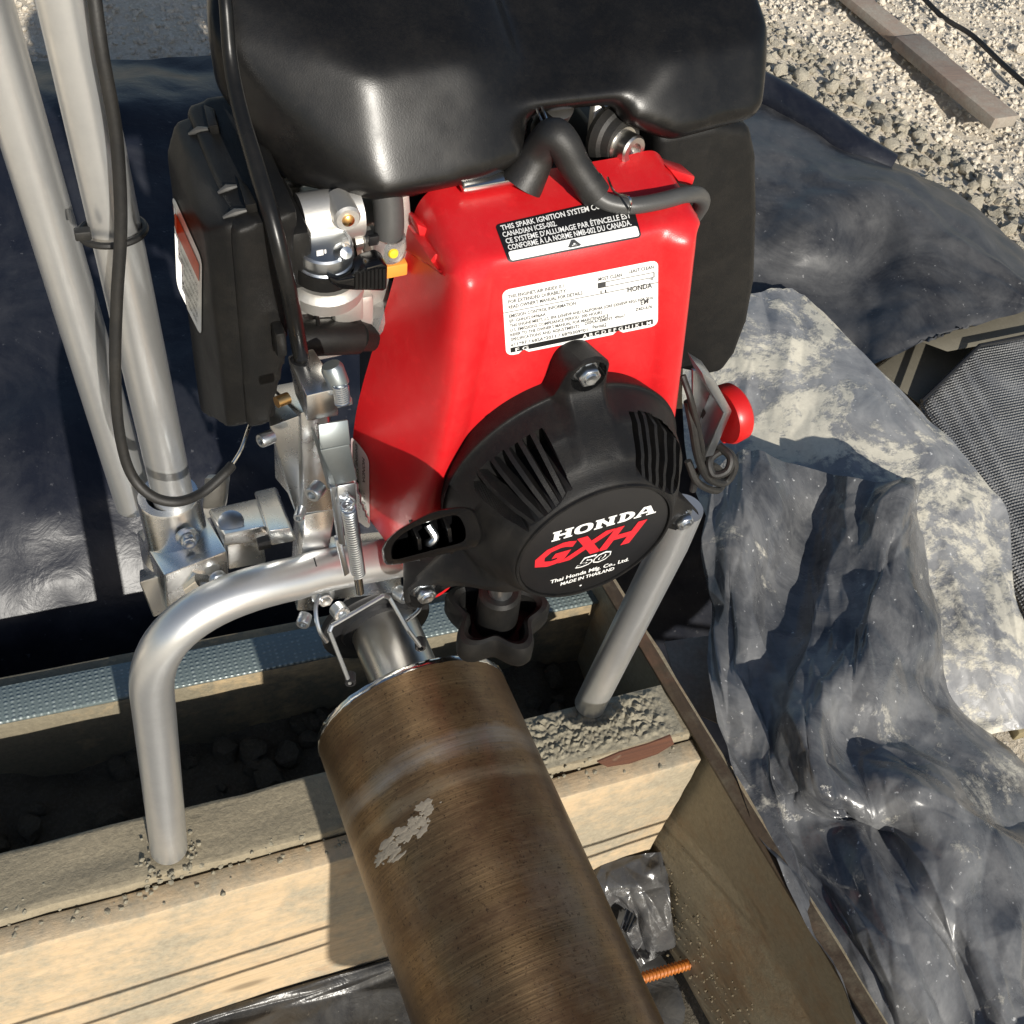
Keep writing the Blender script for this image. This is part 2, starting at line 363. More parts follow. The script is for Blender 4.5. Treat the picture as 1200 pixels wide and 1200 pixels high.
# --- shroud
rows = [(-82, 4, 53, 57.5, 60), (-70, 1.5, 57, 63, 68), (-40, 0, 63, 72, 75.5), (0, 0, 61, 74.5, 79.5), (40, 0.5, 54.5, 66, 71.5), (75, 3, 51, 57.8, 61), (98, 5.5, 49.2, 53.4, 55), (106, 6.2, 48.6, 52.4, 53.4), (109.5, 7, 48.3, 52, 53)]
cage = []
def mirror(z, y, wr, w1, w2, cx):
    pv = 12.5                                        # flat panel set back behind the ridges
    xs = [-w2, -w1, -wr - 3.5, -wr - .6, -wr + 3.5, -wr + pv, -wr + pv + 2, -8, 12, wr - pv - 2, wr - pv, wr - 3.5, wr + .6, wr + 3.5, w1, w2]
    ys = [44, 24, 7, .6, -2.8, 1.2, 3.6, 1.6, 1.6, 3.6, 1.2, -2.8, .6, 7, 24, 44]
    return [V(x + cx, y + d, z) for x, d in zip(xs, ys)]
for z, y, wr, w1, w2 in rows: cage.append(mirror(z, y, wr, w1, w2, -1 + (z + 80) * -.008 + (6 if z > 60 else (z + 80) / 140 * 6) * .6))
for y, z, w in ((11, 113.6, 49), (16, 115.2, 48.7), (32, 118.5, 48), (47, 121, 47.5)):
    cx = 2.5; xs = [-w - 7, -w - 5, -w - 3.5, -w - .6, -w + 3.5, -w + 12, -w + 14, -8, 12, w - 14, w - 12, w - 3.5, w + .6, w + 3.5, w + 5, w + 7]
    zs = [-17, -8, -4, -.6, 1.2, .3, 0, 0, 0, 0, .3, 1.2, -.6, -4, -8, -17]
    cage.append([V(x + cx, (y if 1 < i < 14 else max(y, 44 if i in (0, 15) else 24) if y < 40 else y + 1), z + d) for i, (x, d) in enumerate(zip(xs, zs))])
nv = len(cage); nu = 16
sv, sf = sub([p for r_ in cage for p in r_], [(j * nu + i, j * nu + i + 1, (j + 1) * nu + i + 1, (j + 1) * nu + i) for j in range(nv - 1) for i in range(nu - 1)], 3)
SHB = BVHTree.FromPolygons(sv, sf)
sv2, sf2 = bake(sv, sf, [('SOLIDIFY', dict(thickness=2.0, offset=-1))])
shroud = mk('shroud', sv2, sf2, RED, eng, MM)
CL = MI @ CAM
def onsh(px, py, off=.35, bvh=None):                # the shroud's surface point seen at an image point, lifted by off
    d = (MI.to_3x3() @ ray(px, py)).normalized(); h = (bvh or SHB).ray_cast(CL, d)
    if h[0] is None: return L(px, py, 5)
    n = h[1]; n = -n if n.dot(d) > 0 else n
    return h[0] + n * off
def bil(q, u, v):                                    # q: top-left, top-right, bottom-right, bottom-left image corners
    a = [q[0][i] * (1 - u) + q[1][i] * u for i in (0, 1)]; b = [q[3][i] * (1 - u) + q[2][i] * u for i in (0, 1)]
    return a[0] * (1 - v) + b[0] * v, a[1] * (1 - v) + b[1] * v
def sticker(name, q, mat, parent, off=.3, cut=.06, n=(26, 14), bvh=None, asp=2., rad=.09):
    vs_ = [0, rad * .12, rad * .35, rad * .65, rad] + [rad + (1 - 2 * rad) * k / n[1] for k in range(1, n[1])] + [1 - rad, 1 - rad * .65, 1 - rad * .35, 1 - rad * .12, 1]
    wq = V(q[1][0] - q[0][0], q[1][1] - q[0][1]).length; hq = V(q[3][0] - q[0][0], q[3][1] - q[0][1]).length * 1.25
    gv = []
    for v in vs_:
        d = max(0, rad - min(v, 1 - v)); ins = (rad - math.sqrt(max(0, rad * rad - d * d))) * hq / wq
        for k in range(n[0]): x, y = bil(q, ins + (1 - 2 * ins) * k / (n[0] - 1), v); gv.append(onsh(x, y, off, bvh))
    gf = [(j * n[0] + i, j * n[0] + i + 1, (j + 1) * n[0] + i + 1, (j + 1) * n[0] + i) for j in range(len(vs_) - 1) for i in range(n[0] - 1)]
    return mk(name, gv, gf, mat, parent, MM)
for q, yy in ((((488, 262), (512, 272), (507, 284), (492, 280)), 36), (((783, 197), (816, 207), (812, 219), (797, 216)), 36)):
    p = [L(x, y, yy) for x, y in q]; MB().hexa([p[3], p[2], p[1], p[0]] + [a + V(0, 12, -2) for a in (p[3], p[2], p[1], p[0])], 1.2).build('hook_tab', RED, shroud)
# --- black spark label on the roof
qb = ((580, 264), (738, 228), (752, 278), (596, 308)); qc = qb
lb = sticker('spark_label', qb, PRK, shroud, .25)
qw = [bil(qb, u, v) for u, v in ((.02, .735), (.985, .735), (.985, .955), (.02, .955))]
sticker('label_band', qw, PRW, lb, .5, n=(24, 4), rad=.22)
tb = MB()
def onq(q, off, bvh=None): return lambda u, v: onsh(*bil(q, u, v), off, bvh)
for s, x, y, w in (('THIS SPARK IGNITION SYSTEM COMPLIES WITH', .03, .185, 1.02), ('CANADIAN ICES-002.', .025, .36, .40), ("CE SYSTEME D'ALLUMAGE PAR ÉTINCELLE EST".replace('SYSTEME', 'SYSTÈME'), .03, .535, .93), ('CONFORME À LA NORME NMB-002 DU CANADA.', .03, .70, .92)):
    v, f = fit(s, x, 0, w, .125, offset=.018); f = [k for k in f if all(v[i][0] < .985 for i in k)]
    put(tb, ([(a, y - b) for a, b in v], f), onq(qb, .5))
tb.build('lettering', PRW, lb, smooth=False)
tr = MB()
for k in range(3):
    P = [(.50, .775), (.462, .915), (.538, .915)]; a, b = Vector(P[k]), Vector(P[(k + 1) % 3]); n_ = (b - a).orthogonal().normalized() * .012
    tr.add([onq(qb, .75 + .05 * k)(*(p)) for p in (a + n_, b + n_, b - n_, a - n_)], [(0, 1, 2, 3)])
v, f = fit('C', .485, 0, .03, .06, offset=.02); put(tr, ([(a, .895 - b) for a, b in v], f), onq(qb, .9))
tr.build('triangle_mark', PRG, lb, smooth=False)
# --- white emission label on the front panel
qe = ((588, 340), (771, 304), (771, 381), (593, 417))
le = sticker('emission_label', qe, PRW, shroud, .25)
te = MB()
for s, x, y, w, h in (("THIS ENGINE'S AIR INDEX IS 1", .035, .135, .36, .052), ('FOR EXTENDED DURABILITY', .035, .215, .37, .052), ("READ OWNER'S MANUAL FOR DETAILS.", .035, .295, .48, .052), ('MOST CLEAN', .615, .14, .15, .05), ('LEAST CLEAN', .81, .115, .16, .05), ('0', .625, .335, .012, .045), ('1', .655, .335, .008, .045), ('10', .945, .29, .02, .045),
                      ('HONDA', .80, .40, .16, .075), ('EMISSION CONTROL INFORMATION', .035, .43, .43, .05), ('EF: GHNXS.0496AA', .035, .505, .235, .046), ('THIS ENGINE MEETS U.S. EPA EXH/EVP AND CALIFORNIA SORE EXH/EVP REGS FOR 2016', .035, .575, .93, .045), ('U.S. EMISSIONS COMPLIANCE PERIOD: 300 HOURS', .035, .645, .60, .045), ("REFER TO THE OWNER'S MANUAL FOR MAINTENANCE", .035, .715, .64, .045), ('SPECIFICATIONS AND ADJUSTMENTS', .035, .785, .45, .045), ('DISPLACEMENT  49cm³', .52, .765, .26, .045),
                      ('e11*97 / 68SA*2011 / 68*0309*01', .035, .865, .50, .046), ('Permit2', .57, .85, .09, .055), ('EM', .885, .63, .05, .075), ('Z4D-676', .85, .71, .11, .045)):
    v, f = fit(s, x, 0, w, h, offset=.02 if s == 'HONDA' else .006); put(te, ([(a, y - b) for a, b in v], f), onq(qe, .5))
def rect(mb, x0, y0, x1, y1, q, off, n=16):
    gv, gf = gridf(n, 2, lambda u, v: onq(q, off)(x0 + (x1 - x0) * u, y0 + (y1 - y0) * v)); mb.add(gv, gf)
rect(te, .0, .335, 1, .342, qe, .55); rect(te, .61, .17, .66, .25, qe, .55, 4); rect(te, .66, .17, .975, .177, qe, .55); rect(te, .66, .243, .975, .25, qe, .57); rect(te, .97, .177, .975, .243, qe, .55, 3)
te.build('lettering', PRG, le, smooth=False)
bb = MB(); rect(bb, .03, .885, .965, .955, qe, .5)
bb.build('index_bar', PRK, le)
for s, x, w in (('F G', .06, .085), ('A B C D E F G H J K L M', .50, .45)):
    tw = MB(); v, f = fit(s, x, 0, w, .05, offset=.01); put(tw, ([(a, .945 - b) for a, b in v], f), onq(qe, .75)); tw.build('lettering', PRW, le, smooth=False)
for x in (.115, .735): MB().add([onq(qe, .5)(*p) for p in ((x - .035, 1.0), (x, .945), (x + .035, 1.0))], [(0, 1, 2)]).build('index_notch', RED, le, smooth=False)
# --- serial tag on the flank beside the lever
qs = ((411, 508), (433, 535), (434, 622), (413, 606))
lt = sticker('serial_tag', qs, PRW, shroud, .3, n=(8, 16))
ts = MB()
for s, x, y0, y1, h in (('HONDA', .66, .10, .42, .16), ('ENGINE', .30, .03, .30, .12), ('GCAJT-1023587', .34, .32, .95, .14), ('LG No. 410', .70, .55, .92, .10)):
    v, f = fit(s, 0, 0, y1 - y0, h * .55, offset=.01); put(ts, ([(x + b * 1.6, y0 + a) for a, b in v], f), onq(qs, .55))
ts.build('lettering', PRG, lt, smooth=False)

# --- recoil starter
NT_, NR = 1000, 140
lugs = [(1.8, 66.5, 9.6, 15), (-61, -55.5, 10.2, 14), (74.5, -56.5, 8.6, 13)]
def rho(th):
    d = V(math.cos(th), math.sin(th)); best = 55.8 + 1.6 * d.x
    for x, y, r, w in lugs:
        c = V(x, y); Lc = c.length; c0 = c.normalized(); a = d.dot(c0); s = abs(d.x * c0.y - d.y * c0.x)
        if a > 0:
            if s * Lc < r: best = max(best, a * Lc + math.sqrt(r * r - (s * Lc) ** 2))
            for k in range(12):                      # tapered arm
                t = .55 + .45 * k / 11; q = Lc * t; rr = r + (w + 3 - r) * ((1 - t) / .45) ** 1.6
                if s * q < rr: best = max(best, a * q + math.sqrt(rr * rr - (s * q) ** 2))
    return best
rt = [rho(2 * math.pi * i / NT_) for i in range(NT_)]
rt = [sum(rt[(i + k) % NT_] * w for k, w in ((-3, .08), (-2, .12), (-1, .2), (0, .2), (1, .2), (2, .12), (3, .08))) for i in range(NT_)]
def sm(a, b, x): t = max(0, min(1, (x - a) / (b - a))); return t * t * (3 - 2 * t)
def dome(x, z):
    r = math.hypot(x, z); rb = 55.4 + 1.6 * x / max(r, 1)
    h = 7.0 + 15.5 * (1 - sm(rb - 5.5, rb - .3, r)) + 14.5 * (1 - sm(41, rb - 3, r))
    h += 7 * (1 - sm(36, 42.5, r))
    for lx, lz, lr, lw in lugs:                      # raised spines that run out to the fixing lugs
        c = V(lx, lz); q = c.normalized(); a = x * q.x + z * q.y; s = abs(x * q.y - z * q.x)
        if a > 30 and r > 36:
            top = 37 - 25 * sm(40, c.length - 6, a); ww = 9.5 if lz > 0 else 7.5
            if top > h: h = h + (top - h) * (1 - sm(ww - 3, ww + 3.5, s))
    return h
def ondome(px, py):
    y = -50.
    while y < 4:
        p = L(px, py, y)
        if y >= -dome(p.x, p.z): break
        y += .25
    return V(p.x, p.z)
slots = []
for i in range(6): t = i / 5; slots.append((ondome(556 + (632 - 556) * t, 565 + (506 - 565) * t - 34 * t * (1 - t)), ondome(619 + (664 - 619) * t, 616 + (574 - 616) * t), 2.05))
for i in range(6): t = i / 5; slots.append((ondome(741 + (796 - 741) * t, 484 + (523 - 484) * t), ondome(750 + (791 - 750) * t, 556 + (576 - 556) * t), 1.9))
def inslot(x, z):
    p = V(x, z)
    for (a0, b0, w), (a1, b1, _) in ((slots[0], slots[5]), (slots[6], slots[11])):
        def sd(a, b): d = (b - a).normalized(); return (p.x - a.x) * d.y - (p.y - a.y) * d.x
        d0, d1 = sd(a0, b0), sd(a1, b1); sg = 1 if (a1.x - a0.x) * (b0 - a0).y - (a1.y - a0.y) * (b0 - a0).x > 0 else -1
        d0 *= sg; d1 *= -sg
        if d0 < -w or d1 < -w: continue
        u = max(0, min(1, d0 / max(1e-6, d0 + d1))); a = a0.lerp(a1, u); b = b0.lerp(b1, u); d = b - a; t = (p - a).dot(d) / d.length_squared
        if -.02 - 1.1 * u * (1 - u) < t < 1.0 and math.hypot(x, z) < 54.8 + 1.6 * x / max(1, math.hypot(x, z)): return True
    return False
def height(x, z):
    r = math.hypot(x, z); h = dome(x, z)
    if r < 34.6: return 43.4
    if r < 36: return 45.0
    for lx, lz, lr, lw in lugs:
        dd = math.hypot(x - lx, z - lz)
        if dd < 7.4: return 5.4
        if dd < lr: h = max(h, 8.4)
    if inslot(x, z): h = min(h, 13.5)
    return h
vs, fs = [], []
for j in range(NR + 1):
    t = j / NR; 
    for i in range(NT_):
        th = 2 * math.pi * i / NT_; r0 = 30.; r = r0 + (min(rt[i], 62) - r0) * min(1, t / .86) if t <= .86 else min(rt[i], 62) + (rt[i] - min(rt[i], 62)) * (t - .86) / .14
        x, z = r * math.cos(th), r * math.sin(th); e = 0
        y = -height(x, z)
        if j == NR: y = -height(x * .985, z * .985) + 1.2
        vs.append(V(x, y, z))
for i in range(NT_): vs.append(V(rt[i] * .93 * math.cos(2 * math.pi * i / NT_), 6, rt[i] * .93 * math.sin(2 * math.pi * i / NT_)))
for j in range(NR + 1):
    for i in range(NT_): k = (i + 1) % NT_; fs.append((j * NT_ + i, (j + 1) * NT_ + i, (j + 1) * NT_ + k, j * NT_ + k))
fs.append(tuple(range(NT_)))
rec = mk('recoil_starter', vs, fs, BLKT, eng, MM, angle=42)
for g0 in (0, 6):                                   # slats across the two vent openings
    for i in range(5):
        a = slots[g0 + i][0].lerp(slots[g0 + i + 1][0], .5); b = slots[g0 + i][1].lerp(slots[g0 + i + 1][1], .5); d = (b - a).normalized(); a = a - d * 1.2; b = b + d * 1.5; n_ = V(-d.y, d.x) * (1.0 if g0 == 0 else .85)
        sl = MB(); K = 7; vv = []
        for k in range(K + 1):
            p = a.lerp(b, k / K); y = -dome(p.x, p.y) + .25
            vv += [V(p.x + n_.x, y, p.y + n_.y), V(p.x - n_.x, y, p.y - n_.y), V(p.x - n_.x * 1.1, y + 14, p.y - n_.y * 1.1), V(p.x + n_.x * 1.1, y + 14, p.y + n_.y * 1.1)]
        sl.add(vv, [(k * 4 + e, k * 4 + (e + 1) % 4, k * 4 + 4 + (e + 1) % 4, k * 4 + 4 + e) for k in range(K) for e in range(4)] + [(3, 2, 1, 0), tuple(K * 4 + e for e in range(4))])
        sl.build('vent_slat', BLKT, rec)
for nm_, (x, z, r, w) in zip('abc', lugs): hexbolt('flange_bolt', ZNC, rec, (x, -5.3, z), (0, -1, 0), 4.9, 8, 1.36)
pl = MB().lathe((0, -43.3, 0), (0, -1, 0), [(34.2, 0), (34.2, .9), (33.9, 1.1), (0, 1.1)], 72).build('name_plate', PRK, rec)
YP = -44.6
def onp(x, z, e=0): return V(x, YP - e, z)
h = MB()
def honda_logo():
    out = []; x = 0
    T, SR, H = 2.35, .95, 6.3                        # stem, serif, capital height
    def box(x0, y0, x1, y1, e=0): h.add([onp(px_(a), py_(b), e) for a, b in ((x0, y0), (x1, y0), (x1, y1), (x0, y1))], [(0, 1, 2, 3)])
    def poly(p, e=0): h.add([onp(px_(a), py_(b), e) for a, b in p], [tuple(range(len(p)))])
    px_ = lambda a: -21.5 + a * 1.0; py_ = lambda b: 10.2 + b
    def stem(x0, e=0): box(x0, SR, x0 + T, H - SR, e); box(x0 - .75, 0, x0 + T + .75, SR, e); box(x0 - .75, H - SR, x0 + T + .75, H, e)
    stem(.75); stem(6.2); box(.75 + T, 2.6, 6.2, 3.9)                                     # H
    n = 28; xo, rx = 14.2, 4.3                                                              # O
    ring = [[(xo + rx * k * math.copysign(abs(math.cos(a)) ** .8, math.cos(a)), H / 2 + (H / 2 * ky) * math.copysign(abs(math.sin(a)) ** .8, math.sin(a))) for a in [2 * math.pi * i / n for i in range(n)]] for k, ky in ((1, 1), (.45, .62))]
    h.add([onp(px_(a), py_(b)) for a, b in ring[0] + ring[1]], [(i, (i + 1) % n, n + (i + 1) % n, n + i) for i in range(n)])
    stem(20.0); stem(25.8, .01); poly([(20.0, H - .01), (22.2, H - .01), (28.0, .01), (26.0, .01)], .02)   # N
    stem(30.9); n = 16                                                                     # D
    o_ = [(32.6 + 5.2 * math.cos(a), H / 2 + H / 2 * math.sin(a)) for a in [R(-90 + 180 * i / n) for i in range(n + 1)]]; i_ = [(32.6 + 2.75 * math.cos(a), H / 2 + (H / 2 - 1.2) * math.sin(a)) for a in [R(-90 + 180 * i / n) for i in range(n + 1)]]
    h.add([onp(px_(a), py_(b), .01) for a, b in o_ + i_], [(i, i + 1, n + 2 + i, n + 1 + i) for i in range(n)])
    poly([(38.6, .9), (40.3, .9), (43.1, H), (41.3, H)], .0); poly([(42.0, H), (44.6, H), (47.2, .9), (44.7, .9)], .01); box(40.6, 1.9, 45.4, 2.9, .02); box(37.7, 0, 41.2, .9); box(43.6, 0, 48.2, .9)
honda_logo(); h.build('maker_name', PRW, pl, smooth=False)
g = MB(); v, f = fit('GXH', -27.5, -6.2, 51, 12.6, offset=.045, shear=.35); g.add([onp(*p) for p in v], f); g.build('model_letters', PRR, pl, smooth=False)
g = MB(); v, f = fit('50', -7, -14.9, 16.5, 6.0, offset=.05, shear=.25); g.add([onp(*p) for p in v], f); g.build('number_outline', PRW, pl, smooth=False)
g = MB(); v, f = fit('50', -6.45, -14.35, 15.4, 4.9, offset=.012, shear=.25); g.add([onp(p[0], p[1], .15) for p in v], f); g.build('number_fill', PRK, pl, smooth=False)
g = MB()
for s, x, y, w, sz in (('Thai Honda Mfg. Co., Ltd.', -18, -21.2, 38, 2.5), ('MADE IN THAILAND', -12.5, -25.2, 26, 2.3)): v, f = fit(s, x, y, w, sz, offset=.02); g.add([onp(*p) for p in v], f)
g.lathe((-2, YP, -30), (0, -1, 0), [(.55, 0), (0, .01)], 10); g.build('small_lettering', PRW, pl, smooth=False)
# pull grip with its cavity and knotted rope
def GP(px, py, y): return L(px, py, y)
out = [(447, 645), (452, 634), (466, 621), (485, 610), (508, 599), (528, 595), (545, 594), (556, 598), (562, 610), (566, 626), (560, 640), (541, 645), (510, 652), (480, 659), (455, 662), (449, 656)]
cav = [(459, 647), (461, 638), (472, 626), (492, 615), (514, 608), (533, 604), (541, 611), (545, 624), (541, 635), (512, 643), (482, 651), (462, 655)]
def ringpts(p, n=64):
    q = crom([V(*a, 0) for a in p] + [V(*p[0], 0)], 12); L_ = [0]
    for a, b in zip(q, q[1:]): L_.append(L_[-1] + (b - a).length)
    r = []; k = 0
    for i in range(n):
        t = L_[-1] * i / n
        while L_[k + 1] < t: k += 1
        u = (t - L_[k]) / max(1e-9, L_[k + 1] - L_[k]); r.append(q[k] * (1 - u) + q[k + 1] * u)
    return r
O_, C_ = ringpts(out), ringpts(cav); cen = V(505, 630, 0)
def shr(p, k): return cen + (p - cen) * k
vs = []
for P, y in ((O_, -22), (O_, -36), ([shr(p, .975) for p in O_], -39.5), ([shr(p, .955) for p in O_], -40.5), ([shr(p, 1.02) for p in C_], -40.5), (C_, -39.5), ([shr(p, .97) for p in C_], -27)): vs += [GP(p.x, p.y, y) for p in P]
fs = [(r_ * 64 + i, r_ * 64 + (i + 1) % 64, (r_ + 1) * 64 + (i + 1) % 64, (r_ + 1) * 64 + i) for r_ in range(6) for i in range(64)] + [tuple(range(6 * 64, 7 * 64)), tuple(range(64))[::-1]]
grip = mk('pull_grip', vs, fs, GLOS, rec, MM)
rb = MB()
for a, b in (((486, 620), (489, 646)), ((521, 608), (525, 638))):
    p, q = GP(*a, -33), GP(*b, -33); rb.box((p + q) / 2, (1.6, 10, (p - q).length), .3, (V(1, 0, 0), V(0, 1, 0), (p - q).normalized()))
rb.build('rib', GLOS, grip)
kn = MB(); kc = GP(503, 628, -33)
kn.tube(crom([kc + V(0, 2, -7), kc + V(1.2, -2, -4), kc + V(-1, -3, -1), kc + V(1.3, -2.5, 2), kc + V(-.5, 1, 6)], 6), 1.7, 10); kn.build('rope_knot', ZNC, grip)
MB().lathe(GP(572, 634, -16), (GP(552, 626, -34) - GP(572, 634, -16)), [(0, 0), (9, 0), (8.5, 6), (6.5, 15), (4, 22), (0, 22)], 24).build('rope_guide', BLKT, rec)

# --- fuel tank: blow moulded, two lobes and an arch between them
def prof(x, y0, z0, z1, top, yb=175, lean=4, k=1.):
    return [V(x, y0 + 6, z0), V(x, y0, z0 + 8), V(x, y0 + lean, z1), V(x, y0 + lean + 32 * k, z1 + 17 * k), V(x, yb, top), V(x, yb, z0)]
tk = MB()
hull(tk, prof(-26, 38, 122, 164, 204, lean=20, k=.85) + prof(-6, 42, 124, 160, 199, lean=24) + prof(-66, 37, 121, 164, 205, lean=20, k=.85) + prof(-94, 56, 121, 160, 203, lean=12, yb=140) + [V(-113, 80, 152), V(-113.5, 80, 172), V(-108, 92, 187), V(-102, 122, 160), V(-100, 128, 190), V(-92, 172, 140), V(-90, 174, 198)])
hull(tk, prof(94, 43, 126, 156, 198, lean=14) + prof(54, 40, 124, 156, 200, lean=14) + prof(34, 45, 132, 156, 198, lean=18) + prof(102, 62, 134, 160, 194))
hull(tk, prof(-16, 49, 140, 160, 197, lean=28) + prof(60, 49, 137, 156, 195, lean=27))
tv, tf = organic(tk, 1.8, 34, .6)
tank = mk('fuel_tank', tv, tf, BLK, eng, MM, angle=None)
TB = BVHTree.FromPolygons(tv, tf)
seam = []
for px, py in ((266, -8), (267, 20), (269, 50), (274, 80), (281, 118)): seam.append(onsh(px, py, .2, TB))
MB().tube(crom(seam, 6), 1.1, 8).build('mould_seam', BLK, tank)

# --- engine body behind the shroud
body = MB()
body.box((2, 90, -10), (100, 84, 150), 6); body.box((2, 95, 85), (76, 80, 60), 5)
for k in range(6): body.box((2, 92, 62 + k * 8.5), (108, 92, 2.6), .6)
body.build('crankcase', DKS, eng)
fl = MB(); fl.box((-32, 53, 128), (44, 3, 26), 1); fl.box((-20, 47, 125), (30, 16, 4), 1.5, (V(1, 0, 0), V(0, 1, .2).normalized(), V(0, -.2, 1).normalized()))
fl.build('tank_bracket', CHR, eng)
pb = L(553, 214, 50)
MB().lathe(pb + V(0, 8, -1), (0, -1, .25), [(0, 0), (9, 0), (9, 2), (6, 2.2), (6, 7), (5, 8), (2.6, 8), (2.4, 6.5), (0, 6.5)], 24).build('tank_bolt', STE, eng)
pb = L(738, 181, 46)
bt = MB().lathe(pb + V(-3, 16, 0), (.35, -1, .12), [(0, 0), (11, 0), (12.5, 3), (11.5, 6), (10, 7), (9, 10), (0, 10)], 28).build('mount_bush', RUB, eng)
MB().lathe(pb + V(-1, 8, 0), (.35, -1, .12), [(0, 0), (7.5, 0), (7.5, 2.5), (6.3, 2.6), (6.3, 8), (5.6, 8.8), (3.4, 8.8), (3.2, 6), (0, 6)], 24).build('tank_bolt', STE, eng)
br = MB(); p = [L(697, 120, 66), L(716, 132, 62), L(706, 190, 56), L(690, 184, 58)]
br.prism(p, (0, 4, 0), .6); p = [L(668, 205, 58), L(745, 178, 56), L(742, 205, 52), L(684, 222, 52)]; br.prism(p, (0, 3, -2), .6)
br.build('engine_bracket', CAST, eng)
# spark plug cap, boot and lead
cap = MB(); pc = L(648, 158, 40)
cp = crom([L(610, 216, 41), L(622, 196, 42), L(634, 174, 42), L(648, 159, 39), L(661, 170, 36), L(673, 193, 33), L(687, 213, 29.5), L(699, 229, 26.5)], 6)
cap.tube(cp, [8.8 - 2.3 * min(1, k / 10) - (1.2 * max(0, k - 20) / (len(cp) - 20)) + (.45 if k > len(cp) - 7 else 0) for k in range(len(cp))], 24)
pcap = cap.build('spark_plug_cap', RUB, eng)
MB().tube(crom([L(692, 224, 27), L(712, 237, 23), L(740, 241, 20), L(772, 236, 20), (L(800, 229, 22)), L(817, 228, 27), L(823, 236, 34), L(816, 250, 40), L(800, 270, 46)], 8), 3.3, 14).build('spark_lead', HOSE, pcap)
wt = MB(); wt.tube(crom([L(712, 208, 35), L(718, 222, 28), L(726, 228, 22), L(737, 231, 16), L(739, 240, 14.5), L(737, 249, 18)], 6), .5, 6); wt.build('tie_wire', CHR, pcap); wt = MB(); wt.tube(crom([L(628, 126, 52), L(634, 140, 45), L(641, 150, 40)], 5), .5, 6); wt.build('tie_wire', CHR, pcap); wt = MB(); wt.tube(crom([L(634, 124, 52), L(640, 138, 45), L(643, 150, 40)], 5), .5, 6)
wt.build('tie_wire', CHR, pcap)
MB().lathe(L(646, 140, 62), (0, -.5, 1), [(0, -8), (6, -8), (6, 10), (0, 10)], 20).build('cylinder_stud', STE, eng)
# muffler guard
mg = MB(); p = [L(x, y, 62) for x, y in ((770, 160), (842, 146), (883, 152), (889, 185), (890, 250), (887, 330), (878, 378), (864, 415), (847, 438), (828, 442), (770, 430))]
mg.prism(p, (0, 46, 0), 4.5, 3); mg.build('muffler_guard', BLKM, eng)
mh = MB(); mh.tube(crom([L(884, 110, 150), L(905, 135, 150), L(945, 158, 150), L(985, 190, 145), L(1010, 230, 150)], 6), 9, 14)
# --- air cleaner
A = [L(270, 268, 28), L(346, 243, 28), L(330, 440, 28), L(318, 468, 28), L(296, 500, 28)]
ac = MB()
fr = [L(262, 500, 30), L(318, 470, 28), L(345, 244, 28), L(272, 268, 28)]
bk = [L(222, 482, 104), L(300, 440, 104), L(300, 118, 104), L(210, 143, 104)]
def lerp4(a, b, t): return [p * (1 - t) + q * t for p, q in zip(a, b)]
def cutx(p, t): return [p[0].lerp(p[1], t), p[1], p[2], p[3].lerp(p[2], t)]
fr = [L(290, 502, 30), L(333, 440, 28), L(352, 246, 28), L(268, 272, 28)]
bk = [L(240, 488, 104), L(300, 430, 104), L(330, 112, 104), L(207, 142, 104)]
F2 = [L(290, 503, 30), L(316, 500, 28), L(336, 420, 28), L(350, 246, 28), L(272, 270, 28)]
pts = F2 + [p + V(2, 76, 0) for p in F2]
hull(ac, pts); av, af = organic(ac, 2.0, 3, .5)
airb = mk('air_cleaner', av, af, BLKM, eng, MM, angle=50)
lid = MB(); o = [F2[0], F2[4]]
lp = [F2[0] + V(-4, 3, 3), F2[4] + V(-3, 3, -1), F2[4] + V(-4, 70, -3), F2[0] + V(-6, 78, 6)]
lq = [lp[0] + V(-17, 4, 10), lp[1] + V(-16, 3, -6), lp[2] + V(-8, -4, -8), lp[3] + V(-9, -8, 12)]
hull(lid, [V(-112, 31, 37), V(-112, 31, 134), V(-112, 102, 132), V(-112, 102, -20), V(-123, 31, 37), V(-122.5, 31, 133), V(-131.5, 37, 30), V(-129.5, 37, 127), V(-134.5, 98, -22), V(-130.5, 98, 118), V(-125, 102, 128)])
lv, lf = organic(lid, 1.8, 5, .5)
lido = mk('air_cleaner_lid', lv, lf, BLKM, airb, MM, angle=50)
LB = BVHTree.FromPolygons(lv, lf); AB = BVHTree.FromPolygons(av + lv, af + [tuple(i + len(av) for i in f) for f in lf])
for q in (((240, 128), (253, 133), (258, 156), (247, 158)), ((279, 211), (292, 224), (303, 248), (290, 250))):
    b = MB(); p = [onsh(x, y, 0, AB) for x, y in q]; up = V(-.15, -.25, .95); n = up * 4.5
    b.hexa([p[0] - up * 2, p[3] - up * 2, p[3] + n, p[0] + n * .6, p[1] - up * 2, p[2] - up * 2, p[2] + n, p[1] + n * .6], .6); b.build('lid_clip', BLKM, airb)
sl_ = MB()
for q in ((222, 158, 245, 152), (256, 227, 278, 219), (262, 256, 291, 247)):
    a, b = onsh(q[0], q[1], .4, AB), onsh(q[2], q[3], .4, AB); MB().tube([a, (a + b) / 2 + V(0, 0, .6), b], [.5, 1.4, .6], 8).build('clip_slot_edge', HOSE, airb)
qa = ((203, 226), (238, 304), (237, 395), (207, 335))
la = sticker('warning_label', qa, PRW, lido, .4, n=(10, 12), bvh=LB)
ws = MB()
def rectb(mb, x0, y0, x1, y1, q, off, bvh, n=8):
    gv, gf = gridf(n, 3, lambda u, v: onsh(*bil(q, x0 + (x1 - x0) * u, y0 + (y1 - y0) * v), off, bvh)); mb.add(gv, gf)
rectb(ws, .02, .12, .93, .34, qa, .7, LB); ws.build('warning_stripe', PRO, la)
wl = MB()
